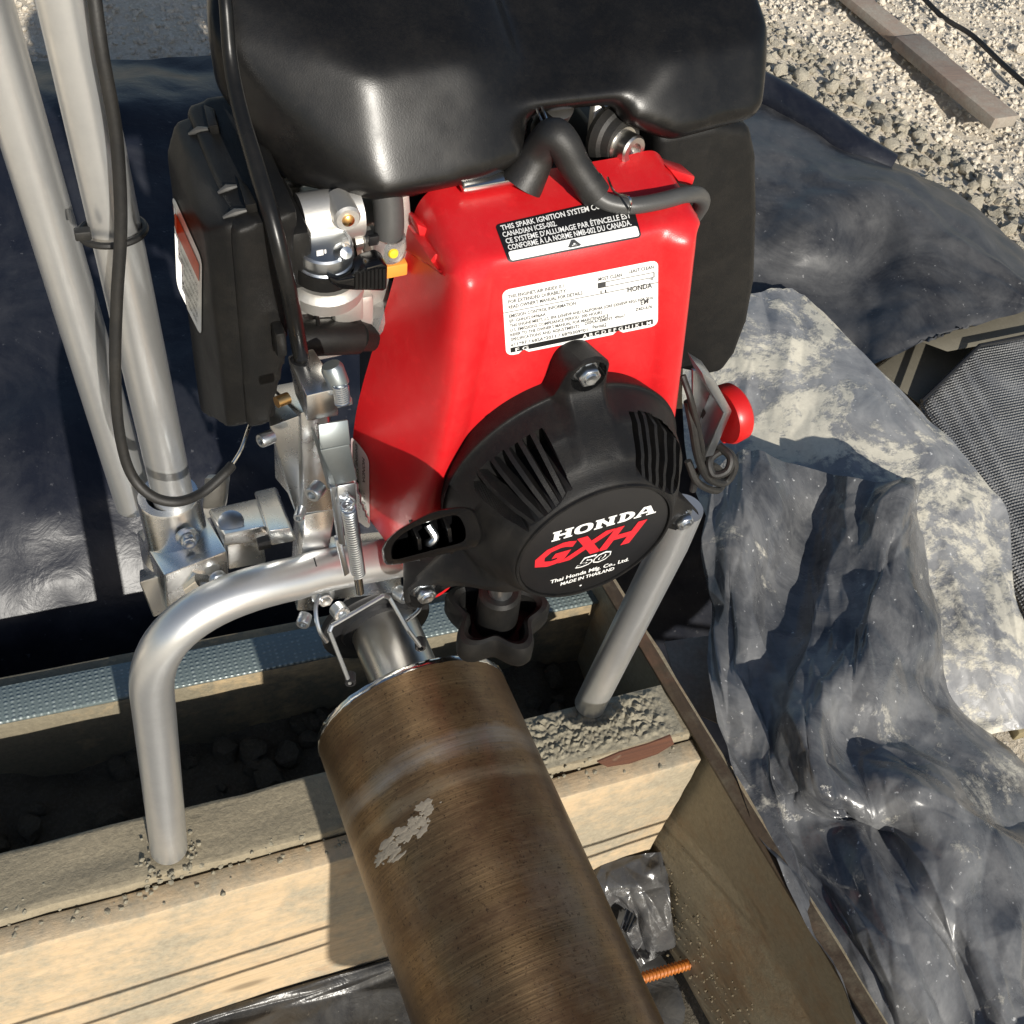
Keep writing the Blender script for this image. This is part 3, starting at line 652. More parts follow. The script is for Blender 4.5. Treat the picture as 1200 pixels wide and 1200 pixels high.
for k, s in enumerate(('Read the manual before use.', 'Keep away from hot surfaces', 'and open flame. Never run', 'the engine in a closed room.', 'Stop engine before filling.', 'Check the air filter often.')):
    v, f = fit(s, .06, 0, .82, .05, offset=.0); put(wl, ([(a, .46 + k * .09 - b) for a, b in v], f), onq(qa, .75, LB))
wl.build('lettering', PRG, la, smooth=False)
rr = MB(); rectb(rr, .25, -.42, .42, -.30, qa, .5, LB, 4)
MB().box(L(335, 272, 48), (11, 36, 26), 4).build('intake_duct', BLKM, airb)
MB().box(L(326, 395, 26), (4, 10, 12), 1.2).build('side_latch', BLKM, airb)
# --- carburettor
cb = MB(); cb.box(L(388, 300, 66), (40, 30, 50), 3); cb.tube([L(352, 258, 48), L(420, 246, 48)], 9.5, 24); cb.box(L(395, 368, 56), (26, 20, 30), 3)
cb.lathe(L(380, 322, 40), (0, -.15, 1), [(0, -6), (15, -6), (15.5, 0), (13.5, 1.5), (13, 3), (0, 3)], 32)
carb = cb.build('carburettor', CAST, eng)
MB().lathe(L(379, 312, 36), (0, -.15, 1), [(0, 0), (12.6, 0), (12.6, 3), (12, 6.5)], 32).build('cap_band', BLKM, carb)
MB().lathe(L(379, 301, 36), (0, -.15, 1), [(11.6, 0), (11.6, 1.2), (10.8, 2), (10.6, 5.5), (10.2, 7), (9.4, 7.6), (9.0, 7.2), (0, 7.2)], 40).build('choke_cap', ZNC, carb)
dm = MB().lathe(L(404, 296, 27), (.1, -.8, .55), [(3.4, -3), (3.2, 0), (2.2, 1.8), (0, 2.4)], 16).build('cap_rivet', ZNC, carb)
fp = MB(); q = L(376, 301, 23.5); fp.box(q + V(0, 1.0, 1), (2.4, .4, 2.2)); fp.box(q + V(1.9, 1.0, 1.2), (.6, .4, 1.6)); fp.build('fuel_pump_symbol', PRW, carb)
lv_ = MB(); p = [L(x, y, 22) for x, y in ((385, 324), (397, 329), (416, 326), (431, 314), (448, 309), (455, 313), (454, 338), (450, 342), (432, 341), (418, 341), (399, 340), (388, 333))]
lv_.prism(p, (0, 9, 0), 1.0); cl = lv_.build('choke_lever', GLOS, carb)
rb = MB()
for k in range(8): a = L(418 + k * 4.6, 320 - k * 1.2 if k < 5 else 314, 21.6); b = L(418 + k * 4.6, 337.5, 21.6); rb.tube([a, b], .8, 6)
rb.build('lever_rib', BLKM, cl)
for px, py, yy, r in ((408, 258, 36, 5.0), (404, 356, 38, 6.0)):
    c = L(px, py, yy); MB().lathe(c + V(0, 12, 0), (0, -1, 0), [(0, 0), (r, 0), (r, 11), (r - .8, 12), (0, 12)], 24).build('screw_boss', CAST, carb)
    MB().lathe(c, (0, -1, 0), [(2.3, 0), (2.2, .8), (1.2, 1.4), (0, 1.5)], 16).build('brass_screw', BRS, carb)
bx = MB(); bx.box(L(404, 352, 47), (12, 12, 14), 1.5); bx.box(L(437, 281, 44), (9, 8, 8), 1.2); bx.tube([L(415, 284, 44), L(430, 281, 44)], 3.2, 14); bx.build('linkage_block', CAST, carb)
MB().box(L(437.5, 281, 38), (4, 2, 4), .3).build('linkage_hole', PRK, carb)
MB().tube(crom([L(452, 218, 46), L(455, 240, 44), L(456, 262, 42), L(455, 277, 41)], 5), 5.6, 20).build('fuel_pipe', HOSE, carb)
MB().lathe(L(456, 300, 40), (-.02, -.1, 1), [(0, -1), (4, -.6), (6, 2), (6.4, 6), (6, 9.5), (5, 10.5)], 24).build('fuel_bulb', CLR, carb)
MB().lathe(L(461, 297, 33), (0, -1, .2), [(2.0, 0), (1.6, .8), (0, 1)], 12).build('paint_mark', YEL, carb)
MB().box(L(458, 311, 43), (11, 8, 6), .8).build('amber_insulator', AMB, carb)
b = MB(); p = [L(x, y, 45) for x, y in ((467, 216), (480, 224), (484, 274), (482, 290), (476, 318), (468, 318), (470, 280))]; b.prism(p, (0, 18, 0), 1.2); b.build('intake_flange', CAST, carb)
b = MB(); p = [L(x, y, 50) for x, y in ((483, 262), (487, 270), (488, 330), (482, 342), (479, 330), (482, 300))]; b.prism(p, (0, 14, 0), .5); b.build('gasket', GASK, carb)
pm = MB().lathe(L(450, 372, 52), (.1, -.4, 1), [(9, -3), (9.2, 0), (8.6, 4), (6.5, 7.5), (3.4, 9.6), (0, 10.2)], 28).build('primer_bulb', CLR, carb)
tb_ = MB(); p = [L(x, y, 80) for x, y in ((318, 214), (342, 206), (372, 232), (368, 240), (338, 243), (334, 226))]; tb_.prism(p, (0, 20, 0), 1); tb_.build('tank_stay', CHR, eng)
b = MB(); p = [L(x, y, 84) for x, y in ((480, 215), (505, 210), (512, 262), (497, 330), (488, 330))]; b.prism(p, (0, 8, 0), 1); b.build('cowl_plate', GLOS, eng)
b = MB(); b.tube([L(352, 397, 40), L(386, 395, 40), L(418, 394, 42)], [7.2, 7.2, 7.2], 20); b.tube([L(416, 394, 42), L(440, 394, 52), L(470, 394, 60)], 6.2, 18); b.build('breather_hose', BLKM, eng)
MB().tube(crom([L(362, 345, 40), L(366, 356, 38), L(371, 370, 38), L(374, 384, 40)], 5), .9, 8).build('idle_wire', BLKM, eng)
# --- stop switch on the right flank
bk_ = MB(); q = [(822, 436), (838, 446), (858, 482), (836, 534), (826, 536), (848, 484), (828, 452)]
bk_.prism([L(x, y, 16) for x, y in q], (0, 14, 0), .5); bk_.prism([L(x, y, 30) for x, y in ((812, 434), (826, 436), (848, 484), (830, 530), (812, 500))], (0, 2, 0), .4)
swb = bk_.build('switch_bracket', ZNC, eng)
c0, c1 = L(846, 488, 24), L(868, 486, 30); ax = V(1, .12, .05).normalized()
kb = MB(); kb.lathe(c0, ax, [(0, 0), (14.5, 0), (15.5, 2), (15, 8), (13.5, 9.5), (0, 9.5)], 32); kb.box(c0 + ax * 6 + V(0, -2, -9), (8, 8, 16), 1.6)
kb.build('stop_switch_knob', REDK, eng)
MB().box(L(828, 490, 32), (12, 14, 26), 3).build('switch_body', BLKM, eng)
wl = MB(); wl.tube(crom([L(806, 470, 26), L(812, 500, 20), L(818, 535, 16), L(830, 560, 14), L(850, 565, 14), L(861, 545, 16), L(850, 528, 20), L(832, 538, 18), L(836, 556, 12), L(852, 552, 10), L(856, 536, 14), L(842, 522, 22)], 8), 2.2, 10)
wl.tube(crom([L(806, 540, 22), L(815, 562, 16), L(828, 572, 14), L(842, 574, 16), L(848, 560, 20), L(836, 546, 22), L(818, 552, 20), L(812, 574, 22)], 8), 2.0, 10)
wl.tube(crom([L(800, 440, 30), L(810, 470, 22), L(822, 520, 18), L(824, 545, 20)], 8), 1.6, 10)
wl.build('switch_wire', RUB, eng)
# --- star knob below
kc = LZ(580, 734, -113); kp = []
for i in range(100):
    a = 2 * math.pi * i / 100; r = 23.5 + 4.2 * math.cos(5 * a + .6); kp.append((r, a))
vs = []; prof_ = [(.42, -2, 0), (.8, -2, 0), (.95, 0, 0), (1, 3, 0), (1, 12, 0), (.94, 15.5, 0), (.84, 16.5, 0), (.74, 15, 0), (.66, 4, 0), (.42, 4, 0)]
for k, h_, _ in prof_: vs += [kc + V(r * k * math.cos(a), r * k * math.sin(a), h_) for r, a in kp]
fs = [(j * 100 + i, j * 100 + (i + 1) % 100, (j + 1) * 100 + (i + 1) % 100, (j + 1) * 100 + i) for j in range(len(prof_) - 1) for i in range(100)] + [tuple(range(100))[::-1], tuple(range(900, 1000))]
star = mk('star_knob', vs, fs, BLKM, eng, MM)
MB().lathe(kc + V(0, 0, 4), (0, 0, 1), [(11, 0), (10.5, 26), (9, 28), (0, 28)], 28).build('knob_hub', BLKM, star)
MB().lathe(kc + V(0, 0, 32), (0, 0, 1), [(0, 0), (6, 0), (6, 30), (0, 30)], 28).build('knob_stud', ZNC, star)

# ============================================================ ROLLER PIPE
PY0, PY1, PR = -5, -560, 54.0
pc_ = V(-61, 0, -183)
pf = MM @ Matrix.Translation((pc_.x, 0, pc_.z))
pipe = thing('roller_pipe', 'long rust brown steel roller pipe running out from the engine drive', 'pipe', (pc_.x, -120, pc_.z - PR), frame=MM)
n = 160; ys = [PY0 - i * 6 for i in range(94)]
b = MB()
for w_ in (0,):
    vs = []
    for y in ys: vs += [V(PR * math.cos(2 * math.pi * k / n), y, PR * math.sin(2 * math.pi * k / n)) for k in range(n)]
    b.add(vs, [(i * n + k, i * n + (k + 1) % n, (i + 1) * n + (k + 1) % n, (i + 1) * n + k) for i in range(len(ys) - 1) for k in range(n)])
pb_ = mk('pipe_body', b.v, b.f, PIPE, pipe, pf, origin=(0, 0, 0))
b = MB(); vs = []; pf_ = []
for r, y in ((PR - 3.5, 1), (PR - 3.2, 2.4), (PR - .8, 2.6), (PR + .35, 1.6), (PR + .5, 0), (PR + .1, -1.2)):
    vs += [V((r + .35 * noise.noise(V(k * .9, y, 3))) * math.cos(2 * math.pi * k / n), y + PY0 + .5 * noise.noise(V(k * .7, 9, y)), (r + .35 * noise.noise(V(k * .9, y, 3))) * math.sin(2 * math.pi * k / n)) for k in range(n)]
b.add(vs, [(i * n + k, i * n + (k + 1) % n, (i + 1) * n + (k + 1) % n, (i + 1) * n + k) for i in range(5) for k in range(n)])
mk('cut_rim', b.v, b.f, CHR, pipe, pf)
mk('end_plate', *(lambda m: (m.v, m.f))(MB().lathe((0, PY0 - 1, 0), (0, 1, 0), [(PR - 3, 0), (24, 0)], 60)), DKS, pipe, pf)
# dried cement smear: small crusty patches lying on the steel
b = MB(); rng = random.Random(4)
def onpipe(px, py, off=.3):
    d = (MI.to_3x3() @ ray(px, py)).normalized(); o = CL - pc_; a = d.x ** 2 + d.z ** 2; bb_ = 2 * (o.x * d.x + o.z * d.z); c = o.x ** 2 + o.z ** 2 - (PR + off) ** 2
    t = (-bb_ - math.sqrt(max(0, bb_ * bb_ - 4 * a * c))) / (2 * a); return CL + d * t
for q in range(150):
    t = rng.random(); px = 446 + 60 * t + rng.gauss(0, 4); py = 1008 - 64 * t + rng.gauss(0, 4.5); big = rng.random() < .25
    rx, ry = (rng.uniform(5, 11), rng.uniform(2, 4.5)) if big else (rng.uniform(1, 3), rng.uniform(.8, 2)); rot = -42 + rng.gauss(0, 14); pts = []
    for k in range(14):
        a = 2 * math.pi * k / 14; r = 1 + .35 * rng.uniform(-1, 1); x, y = rx * r * math.cos(a), ry * r * math.sin(a); c, s = math.cos(R(rot)), math.sin(R(rot)); pts.append((px + x * c - y * s, py + x * s + y * c))
    e = .01 + .004 * q / 60
    b.add([onpipe(*p, e) for p in pts] + [onpipe(px + (x - px) * .7, py + (y - py) * .7, .05 + .1 * rng.random()) for x, y in pts] + [onpipe(px, py, .14)],
          [(k, (k + 1) % 14, 14 + (k + 1) % 14, 14 + k) for k in range(14)] + [(14 + k, 14 + (k + 1) % 14, 28) for k in range(14)])
tag(b.build('cement_smear', plastic('dried_cement', (.235, .205, .16), .9, 400, .6, .8), pipe), kind='stuff')

# ============================================================ DRIVE MOUNT (plate, coupling, latch lever)
mt = thing('drive_mount', 'machined aluminium drive mount with throttle block, spring lever and shaft coupling', 'drive bracket', (-100, 40, -110), frame=MM)
def qz(*a): return [L(*p) for p in a]
# shaft and coupling
ca = L(440, 712, 22); sh0 = V(-66, 40, -160)
b = MB(); b.lathe(V(-62, 62, -164), (0, -1, .06), [(0, 0), (19, 0), (19, 70), (18, 71), (0, 71)], 48)
b.build('drive_shaft', STE, mt)
MB().lathe(V(-66, 48, -160), (0, -1, 0), [(0, 0), (31, 0), (31, 4), (29.5, 5), (21, 5), (20, 7), (0, 7)], 48).build('bearing_flange', DKS, mt)
cl = MB(); cl.tube(crom([L(383, 752, 12), L(374, 738, 14), L(370, 712, 22), L(378, 690, 30)], 6), 1.1, 8); cl.build('retaining_wire', ZNC, mt); cl = MB(); cl.tube(crom([L(476, 728, 22), L(490, 716, 26), L(494, 704, 32)], 5), 1.1, 8)
cl.build('retaining_wire', ZNC, mt)
# square wire bail over the shaft
b = MB(); P = qz((410, 801, -8), (386, 740, 6), (389, 733, 8), (449, 698, 14), (456, 700, 14), (478, 738, 4), (492, 757, 0))
for a, c in zip(P, P[1:]): b.tube([a, c], 1.15, 8)
bail = b.build('wire_bail', ZNC, mt)
for px, py, y in ((408, 797, -6), (490, 756, 2)): socketbolt('bail_pin', DKS, mt, L(px, py, y) + V(2, 3, 0), (-.3, -1, .1), 2.8, 6)
# main upright plate of the bracket
up = V(0, 0, 1)
b = MB()
b.hexa(qz((356, 602, 22), (392, 598, 22), (384, 474, 22), (352, 484, 22)) + qz((322, 560, 60), (392, 560, 60), (384, 440, 60), (318, 452, 60)), .8)
b.hexa(qz((348, 716, 36), (372, 716, 36), (394, 596, 36), (357, 604, 36)) + qz((340, 690, 60), (372, 690, 60), (392, 570, 60), (346, 575, 60)), .8)
b.hexa(qz((366, 706, 36), (470, 694, 36), (470, 640, 36), (372, 650, 36)) + qz((366, 690, 52), (470, 680, 52), (470, 620, 52), (372, 630, 52)), .8)
b.build('mount_plate', ALU, mt)
b = MB(); b.hexa(qz((346, 600, 30), (357, 604, 24), (353, 486, 24), (316, 500, 30)) + qz((330, 560, 62), (352, 560, 62), (350, 446, 62), (312, 456, 62)), .6)
b.build('side_plate', ALU, mt)
for px, py, y, r, ax in ((319, 511, 26, 2.9, (-1, -.4, .2)), (374, 570, 6, 3.4, (-.75, -.7, .1)), (353, 597, 18, 2.3, (-.5, -1, .2)), (395, 713, 30, 4.4, (.2, -1, .25)), (358, 721, 26, 3.4, (-.6, -1, 0)), (466, 694, 26, 4.0, (.5, -1, .3)), (301, 537, 10, 3.0, (-1, -.4, .2))):
    if px != 301: socketbolt('cap_screw', ZNC, mt, L(px, py, y), ax, r, 6)
hexbolt('clamp_bolt', ZNC, mt, L(378, 696, 30), (0, -1, .3), 4.2, 6, 1.4)
# throttle cable block
tbk = MB()
tbk.hexa(qz((360, 494, 2), (397, 487, 2), (397, 455, 2), (359, 464, 2)) + qz((346, 462, 24), (370, 448, 24), (367, 408, 24), (337, 417, 24)), .6)
tbk.build('throttle_block', ALU, mt)
b = MB(); q = L(354, 421, 21); b.lathe(q, (.06, .1, 1), [(3.6, -1), (4.6, .2), (3.6, .5)], 20); b.build('cable_hole', PRK, mt)
MB().lathe(L(338, 466, 6), (-1, -.3, .1), [(0, 0), (2.2, 0), (2.2, 5), (0, 5)], 14).build('grub_screw', BRS, mt)
b = MB(); p = qz((396, 478, 0), (414, 474, 0), (413, 466, 5), (406, 462, 7), (398, 468, 6)); b.prism(p, (0, 2, -2), .4); b.build('spring_seat', SHT, mt)
b = MB(); b.lathe(L(397, 450, 4), (-.25, .35, 1), [(0, 0), (4, 0), (4.2, 7), (3.4, 8.5), (0, 8.5)], 22); b.build('barrel_end', SHT, mt)
b = MB(); a, c = L(402, 473, -2), L(399, 452, 1); b.tube([a + (c - a) * (i / 90) + V(2.6 * math.cos(i * .62), 1.6 * math.sin(i * .62), 0) for i in range(91)], .55, 6); b.tube([a, c], 1.8, 10); b.build('adjuster_spring', ZNC, mt)
# lever channel and arm
b = MB()
b.hexa(qz((394, 569, -6), (419, 563, -6), (410, 521, -4), (375, 528, -4)) + [v + V(0, 2, 0) for v in qz((394, 569, -6), (419, 563, -6), (410, 521, -4), (375, 528, -4))], .5)
b.hexa(qz((375, 527, -4), (411, 521, -4), (408, 492, 0), (373, 498, 0)) + [v + V(0, 1.5, -1) for v in qz((375, 527, -4), (411, 521, -4), (408, 492, 0), (373, 498, 0))], .4)
b.hexa(qz((388, 574, -3), (394, 569, -6), (376, 520, -4), (366, 500, 2)) + qz((384, 572, 8), (394, 566, 8), (376, 517, 8), (364, 500, 10)), .4)
b.build('lever_channel', SHT, mt)
b = MB(); b.hexa(qz((397, 640, -2), (405, 640, -2), (397, 570, -5), (388, 572, -5)) + [v + V(0, 3, 0) for v in qz((397, 640, -2), (405, 640, -2), (397, 570, -5), (388, 572, -5))], .4)
b.hexa(qz((404, 676, -3), (410, 672, -3), (400, 632, -2), (393, 634, -2)) + [v + V(0, 3, 0) for v in qz((404, 676, -3), (410, 672, -3), (400, 632, -2), (393, 634, -2))], .4)
b.hexa(qz((395, 590, -8), (418, 586, -8), (416, 566, -6), (396, 570, -6)) + [v + V(0, 1.6, 0) for v in qz((395, 590, -8), (418, 586, -8), (416, 566, -6), (396, 570, -6))], .4)
b.build('lever_arm', ZNC, mt)
b = MB(); a, c = L(408, 592, -11), L(420, 672, -9); d = (c - a).normalized(); u = d.orthogonal().normalized(); w = d.cross(u)
N_ = 30 * 14
b.tube([a + (c - a) * (i / N_) + (u * math.cos(i * 2 * math.pi / 14) + w * math.sin(i * 2 * math.pi / 14)) * 2.7 for i in range(N_ + 1)], .5, 6)
b.tube(crom([a + V(0, 0, 6), a + V(2.5, -1, 3), a + V(1, -1, 0), a + u * 2.7], 6), .6, 8); b.tube(crom([c + u * 2.7, c + V(1, 0, -2), c + V(-1.5, 0, -3.4), c + V(.5, 0, -5)], 6), .6, 8)
b.build('return_spring', ZNC, mt)
b = MB(); b.tube([L(419, 674, -8), L(422, 694, -8)], 1.9, 12); b.build('spring_pin', CHR, mt)
# arm that reaches to the handle socket
b = MB()
b.hexa(qz((262, 640, 52), (322, 634, 52), (312, 616, 52), (262, 626, 52)) + qz((243, 600, 84), (330, 604, 84), (300, 584, 84), (246, 596, 84)), 1)
b.hexa(qz((318, 640, 40), (348, 634, 40), (340, 618, 40), (314, 622, 40)) + qz((298, 580, 92), (326, 574, 92), (322, 570, 92), (298, 576, 92)), 1)
b.build('reach_arm', ALU, mt)
MB().box(L(309, 636, 46), (6, 4, 6), .5).build('arm_slot', PRK, mt)
b = MB(); q = L(272, 622, 62); b.lathe(q, (0, -.2, 1), [(0, 0), (3.4, 0), (3.4, 5), (6, 5.2), (6, 10), (4, 11), (0, 11)], 20); b.build('arm_bolt', ZNC, mt)

# ============================================================ SUPPORT STAND (bent tube, two feet)
st = thing('support_stand', 'bent aluminium tube stand whose two feet rest on the formwork board', 'stand', (0.01, .29, 0.002))
f0 = aZ(198, 994, .004); topl = V(f0.x + .005, f0.y + .006, .163)
hr = aY(470, 652, .325); hl = aY(372, 670, .317)
el = aY(168, 705, .296)
pathl = [f0, f0.lerp(topl, .5), topl]
bend = []
A_, B_, C_ = topl, aY(190, 738, .296), aY(345, 678, .314)
B_ = V(topl.x + .002, .301, .222)
bend = arc(A_, aY(170, 712, .30), C_, 18)
b = MB(); b.tube([*pathl[:2], *bend, hl, hr, hr + (hr - hl) * .3], .0102, 28)
b.build('leg_tube', TUB, st, I4)
SB = BVHTree.FromPolygons(b.v, b.f)
for q in ((361, 631, 364, 641), (368, 654, 371, 664)):           # pen marks on the tube
    pp = []
    for k in range(4):
        h_ = SB.ray_cast(CAM, ray(q[0] + (q[2] - q[0]) * k / 3, q[1] + (q[3] - q[1]) * k / 3).normalized())
        if h_[0] is not None: pp.append(h_[0])
    if len(pp) > 1: MB().tube(pp, .00035, 6).build('pen_mark', PRK, st, I4)
g0 = aZ(691, 826, .004); g1 = aY(786, 636, .318)
b = MB(); b.tube([g0, g0.lerp(g1, .5), g1, g1 + V(0, .0, .03)], .0102, 28); b.build('leg_tube', TUB, st, I4)
b = MB()
for px in (371, 378): pass
for y0, x0 in ((640, 362), (660, 371)): pass
# ============================================================ HANDLE (two tubes and socket)
hd = thing('handle', 'pair of long aluminium handle tubes rising from a machined socket block', 'handle', aY(215, 690, .37))
Yh = .385
t2a, t2b = aY(205, 592, Yh), aY(69, -40, Yh + .012)
b = MB(); b.tube([t2a, t2a.lerp(t2b, .5), t2b], .0099, 32); b.build('handle_tube', TUB, hd, I4)
t1a, t1b = aY(158, 590, Yh + .03), aY(-31, -40, Yh + .045)
b = MB(); b.tube([t1a, t1a.lerp(t1b, .5), t1b], .0099, 32); b.build('handle_tube', TUB, hd, I4)
def wz(*a): return [aY(*p) for p in a]
b = MB(); ctr = t2a + V(0, 0, -.035)
b.lathe(ctr, (t2b - t2a), [(.0, 0), (.0195, 0), (.017, .006), (.0155, .012), (.0152, .040), (.0146, .0415), (.0107, .0415)], 40)
b.build('socket_collar', ALU, hd, I4)
b = MB()
q = ctr
b.hexa(wz((196, 716, .352), (270, 690, .356), (266, 646, .356), (192, 674, .352)) + wz((172, 690, .392), (240, 665, .396), (234, 590, .41), (160, 622, .404)), .0012)
b.hexa(wz((180, 724, .362), (208, 712, .362), (196, 672, .362), (163, 682, .372)) + wz((170, 690, .40), (196, 680, .40), (190, 660, .40), (163, 668, .40)), .001)
b.build('socket_block', ALU, hd, I4)
b = MB(); b.hexa(wz((268, 668, .358), (312, 660, .362), (308, 626, .362), (266, 640, .358)) + wz((262, 640, .385), (300, 634, .385), (300, 620, .385), (262, 630, .385)), .001); b.build('hinge_tongue', ALU, hd, I4)
hexbolt('socket_bolt', ZNC, hd, aY(219, 628, .369), (.05, -1, .15), .0042, .006, 1.35, I4)
b = MB(); b.tube([aY(224, 690, .353), aY(238, 680, .351)], .005, 16); b.build('socket_pin', CHR, hd, I4)
for px, py, y in ((254, 676, .352),): hexbolt('socket_nut', ZNC, hd, aY(px, py, y), (.3, -1, .1), .0036, .006, 1.2, I4)
b = MB(); b.hexa(wz((236, 610, .43), (262, 602, .43), (266, 560, .43), (240, 560, .43)) + wz((240, 600, .45), (266, 590, .45), (270, 556, .45), (244, 556, .45)), .001); b.build('rear_lug', CAST, hd, I4)

# ============================================================ CABLES
tc = MB(); tc.tube(crom([aY(107, -30, Yh - .006), aY(119, 60, Yh - .012), aY(135, 150, Yh - .014), aY(141, 230, Yh - .015), aY(141, 285, Yh - .016), aY(137, 350, Yh - .018), aY(135, 430, Yh - .02), aY(139, 500, Yh - .022), aY(152, 552, Yh - .026), aY(176, 580, Yh - .032), aY(206, 588, Yh - .035), aY(236, 578, Yh - .03), aY(262, 556, Yh - .024), aY(272, 545, Yh - .02)], 8), .0024, 12)
cab = tc.build('stop_cable', RUB, None, I4); tag(cab, 'thin black cable looping down the handle tube to the socket block', 'cable', 'control cables')
b = MB(); b.tube(crom([aY(270, 547, Yh - .02), aY(282, 528, Yh - .016), aY(290, 506, Yh - .01), aY(294, 495, Yh - .005)], 6), .0009, 8); b.build('bare_wire', CHR, cab, I4)
ti = MB(); ax_ = (t2b - t2a).normalized(); cc = aY(132, 270, Yh + .006)
rgt = ax_.cross(V(0, 1, 0)).normalized(); fw = ax_.cross(rgt)
ti.tube([cc + ax_ * .0015 * math.sin(a) + (rgt * math.cos(a) + fw * math.sin(a)) * .0124 for a in [2 * math.pi * i / 40 for i in range(41)]], .0014, 8)
ti.box(aY(97, 274, Yh - .004), (.006, .004, .004), .0006); tag(ti.build('cable_tie', RUB, None, I4), 'black cable tie strapped round the handle tube and cable', 'cable tie')
th = MB(); th.tube(crom([L(257, -60, 88), L(264, 0, 76), L(270, 70, 68), L(281, 128, 56), L(299, 190, 42), L(320, 262, 26), L(336, 330, 18), (L(347, 385, 18)), L(354, 424, 21)], 8), [1.9 + 1.1 * min(1, k / 34) for k in range(65)], 14)
tag(th.build('throttle_cable', plastic('cable_sheath', (.006, .006, .006), .3, 900, .05, .1, .3), None), 'thicker glossy black cable running past the tank into the throttle block', 'cable', 'control cables')

# ============================================================ GROUND AND FORMWORK
def smooth_grid(P, nu, nv):
    """P: rows of control points -> fine grid by Catmull-Rom both ways"""
    rows = []
    def res(line, n):
        q = crom(line, 12); m = len(q) - 1; out = []
        for i in range(n):
            t = i / (n - 1) * m; k = min(m - 1, int(t)); out.append(q[k].lerp(q[k + 1], t - k))
        return out
    A = [res(r, nu) for r in P]; cols = [res([A[j][i] for j in range(len(A))], nv) for i in range(nu)]
    return [[cols[i][j] for i in range(nu)] for j in range(nv)]
def facets(nu, nv, n, h, seed, asp=1.):
    """heights of a crumpled film: flat facets that meet in straight sharp creases"""
    from mathutils.geometry import delaunay_2d_cdt
    rg = random.Random(seed); pts = []; tries = 0; rmin = .72 / math.sqrt(n)
    while len(pts) < n and tries < n * 60:
        tries += 1; p = (rg.uniform(-.08, 1.08), rg.uniform(-.08, 1.08))
        if all((p[0] - q[0]) ** 2 + ((p[1] - q[1])) ** 2 > rmin * rmin for q in pts): pts.append(p)
    pts += [(-.3, -.3), (1.3, -.3), (1.3, 1.3), (-.3, 1.3)]
    hs = [rg.choice((-1, 1, -.3, .6)) * rg.uniform(.5, 1) * h for _ in pts]
    vs, _, fs, ov, _, _ = delaunay_2d_cdt([Vector(p) for p in pts], [], [], 0, 1e-6)
    hh = [hs[o[0]] if o else 0 for o in ov]; out = np.zeros((nv, nu))
    for f in fs:
        a, b, c = [vs[i] for i in f]; ha, hb, hc = [hh[i] for i in f]
        den = (b.y - c.y) * (a.x - c.x) + (c.x - b.x) * (a.y - c.y)
        if abs(den) < 1e-9: continue
        i0, i1 = max(0, int(min(a.x, b.x, c.x) * (nu - 1))), min(nu - 1, int(max(a.x, b.x, c.x) * (nu - 1)) + 1)
        j0, j1 = max(0, int(min(a.y, b.y, c.y) * (nv - 1))), min(nv - 1, int(max(a.y, b.y, c.y) * (nv - 1)) + 1)
        if i1 < i0 or j1 < j0: continue
        X, Y = np.meshgrid(np.arange(i0, i1 + 1) / (nu - 1), np.arange(j0, j1 + 1) / (nv - 1))
        l1 = ((b.y - c.y) * (X - c.x) + (c.x - b.x) * (Y - c.y)) / den; l2 = ((c.y - a.y) * (X - c.x) + (a.x - c.x) * (Y - c.y)) / den; l3 = 1 - l1 - l2
        m = (l1 >= -1e-6) & (l2 >= -1e-6) & (l3 >= -1e-6)
        sub_ = out[j0:j1 + 1, i0:i1 + 1]; sub_[m] = (l1 * ha + l2 * hb + l3 * hc)[m]
    return out
def sheet(name, P, mat, nu=110, nv=110, amp=.004, fr=14, seed=0, ridge=.5, label=None, cat=None, thick=.0006, group=None, flut=None, crum=0, fac=None):
    G_ = smooth_grid([[Vector(p) for p in r] for r in P], nu, nv); v = []; f = []
    FH = sum(facets(nu, nv, n_, h_, seed * 7 + k) for k, (n_, h_) in enumerate(fac)) if fac else np.zeros((nv, nu))
    for j in range(nv):
        for i in range(nu):
            p = G_[j][i]; a = G_[j][min(i + 1, nu - 1)] - G_[j][max(i - 1, 0)]; c = G_[min(j + 1, nv - 1)][i] - G_[max(j - 1, 0)][i]; n_ = a.cross(c)
            n_ = n_.normalized() if n_.length > 1e-9 else V(0, 0, 1)
            if n_.z < 0: n_ = -n_
            s = V(seed * 3.1, seed * 1.7, seed)
            w = noise.noise((p + s) * fr) * .6 + (1 - 2 * abs(noise.noise((p + s) * fr * 1.3 + V(5, 5, 5)))) * ridge * .5 + .3 * noise.noise((p + s) * fr * 3.3)
            if flut: w += flut(i / (nu - 1), j / (nv - 1))
            if crum:
                q = p + Vector(noise.noise_vector(p * 9 + s)) * .02
                w += crum * ((noise.voronoi(q * 13 + s)[0][0] - .45) * 2.2 + (noise.voronoi(q * 31 + s)[0][0] - .45) * 1.25 + (noise.voronoi(q * 75 + s)[0][0] - .45) * .35)
            v.append(p + n_ * (w * amp + float(FH[j][i])))
    f = [(j * nu + i, j * nu + i + 1, (j + 1) * nu + i + 1, (j + 1) * nu + i) for j in range(nv - 1) for i in range(nu - 1)]
    o = mk(name, v, f, mat, None, I4, angle=None)
    if label: tag(o, label, cat, group)
    return o
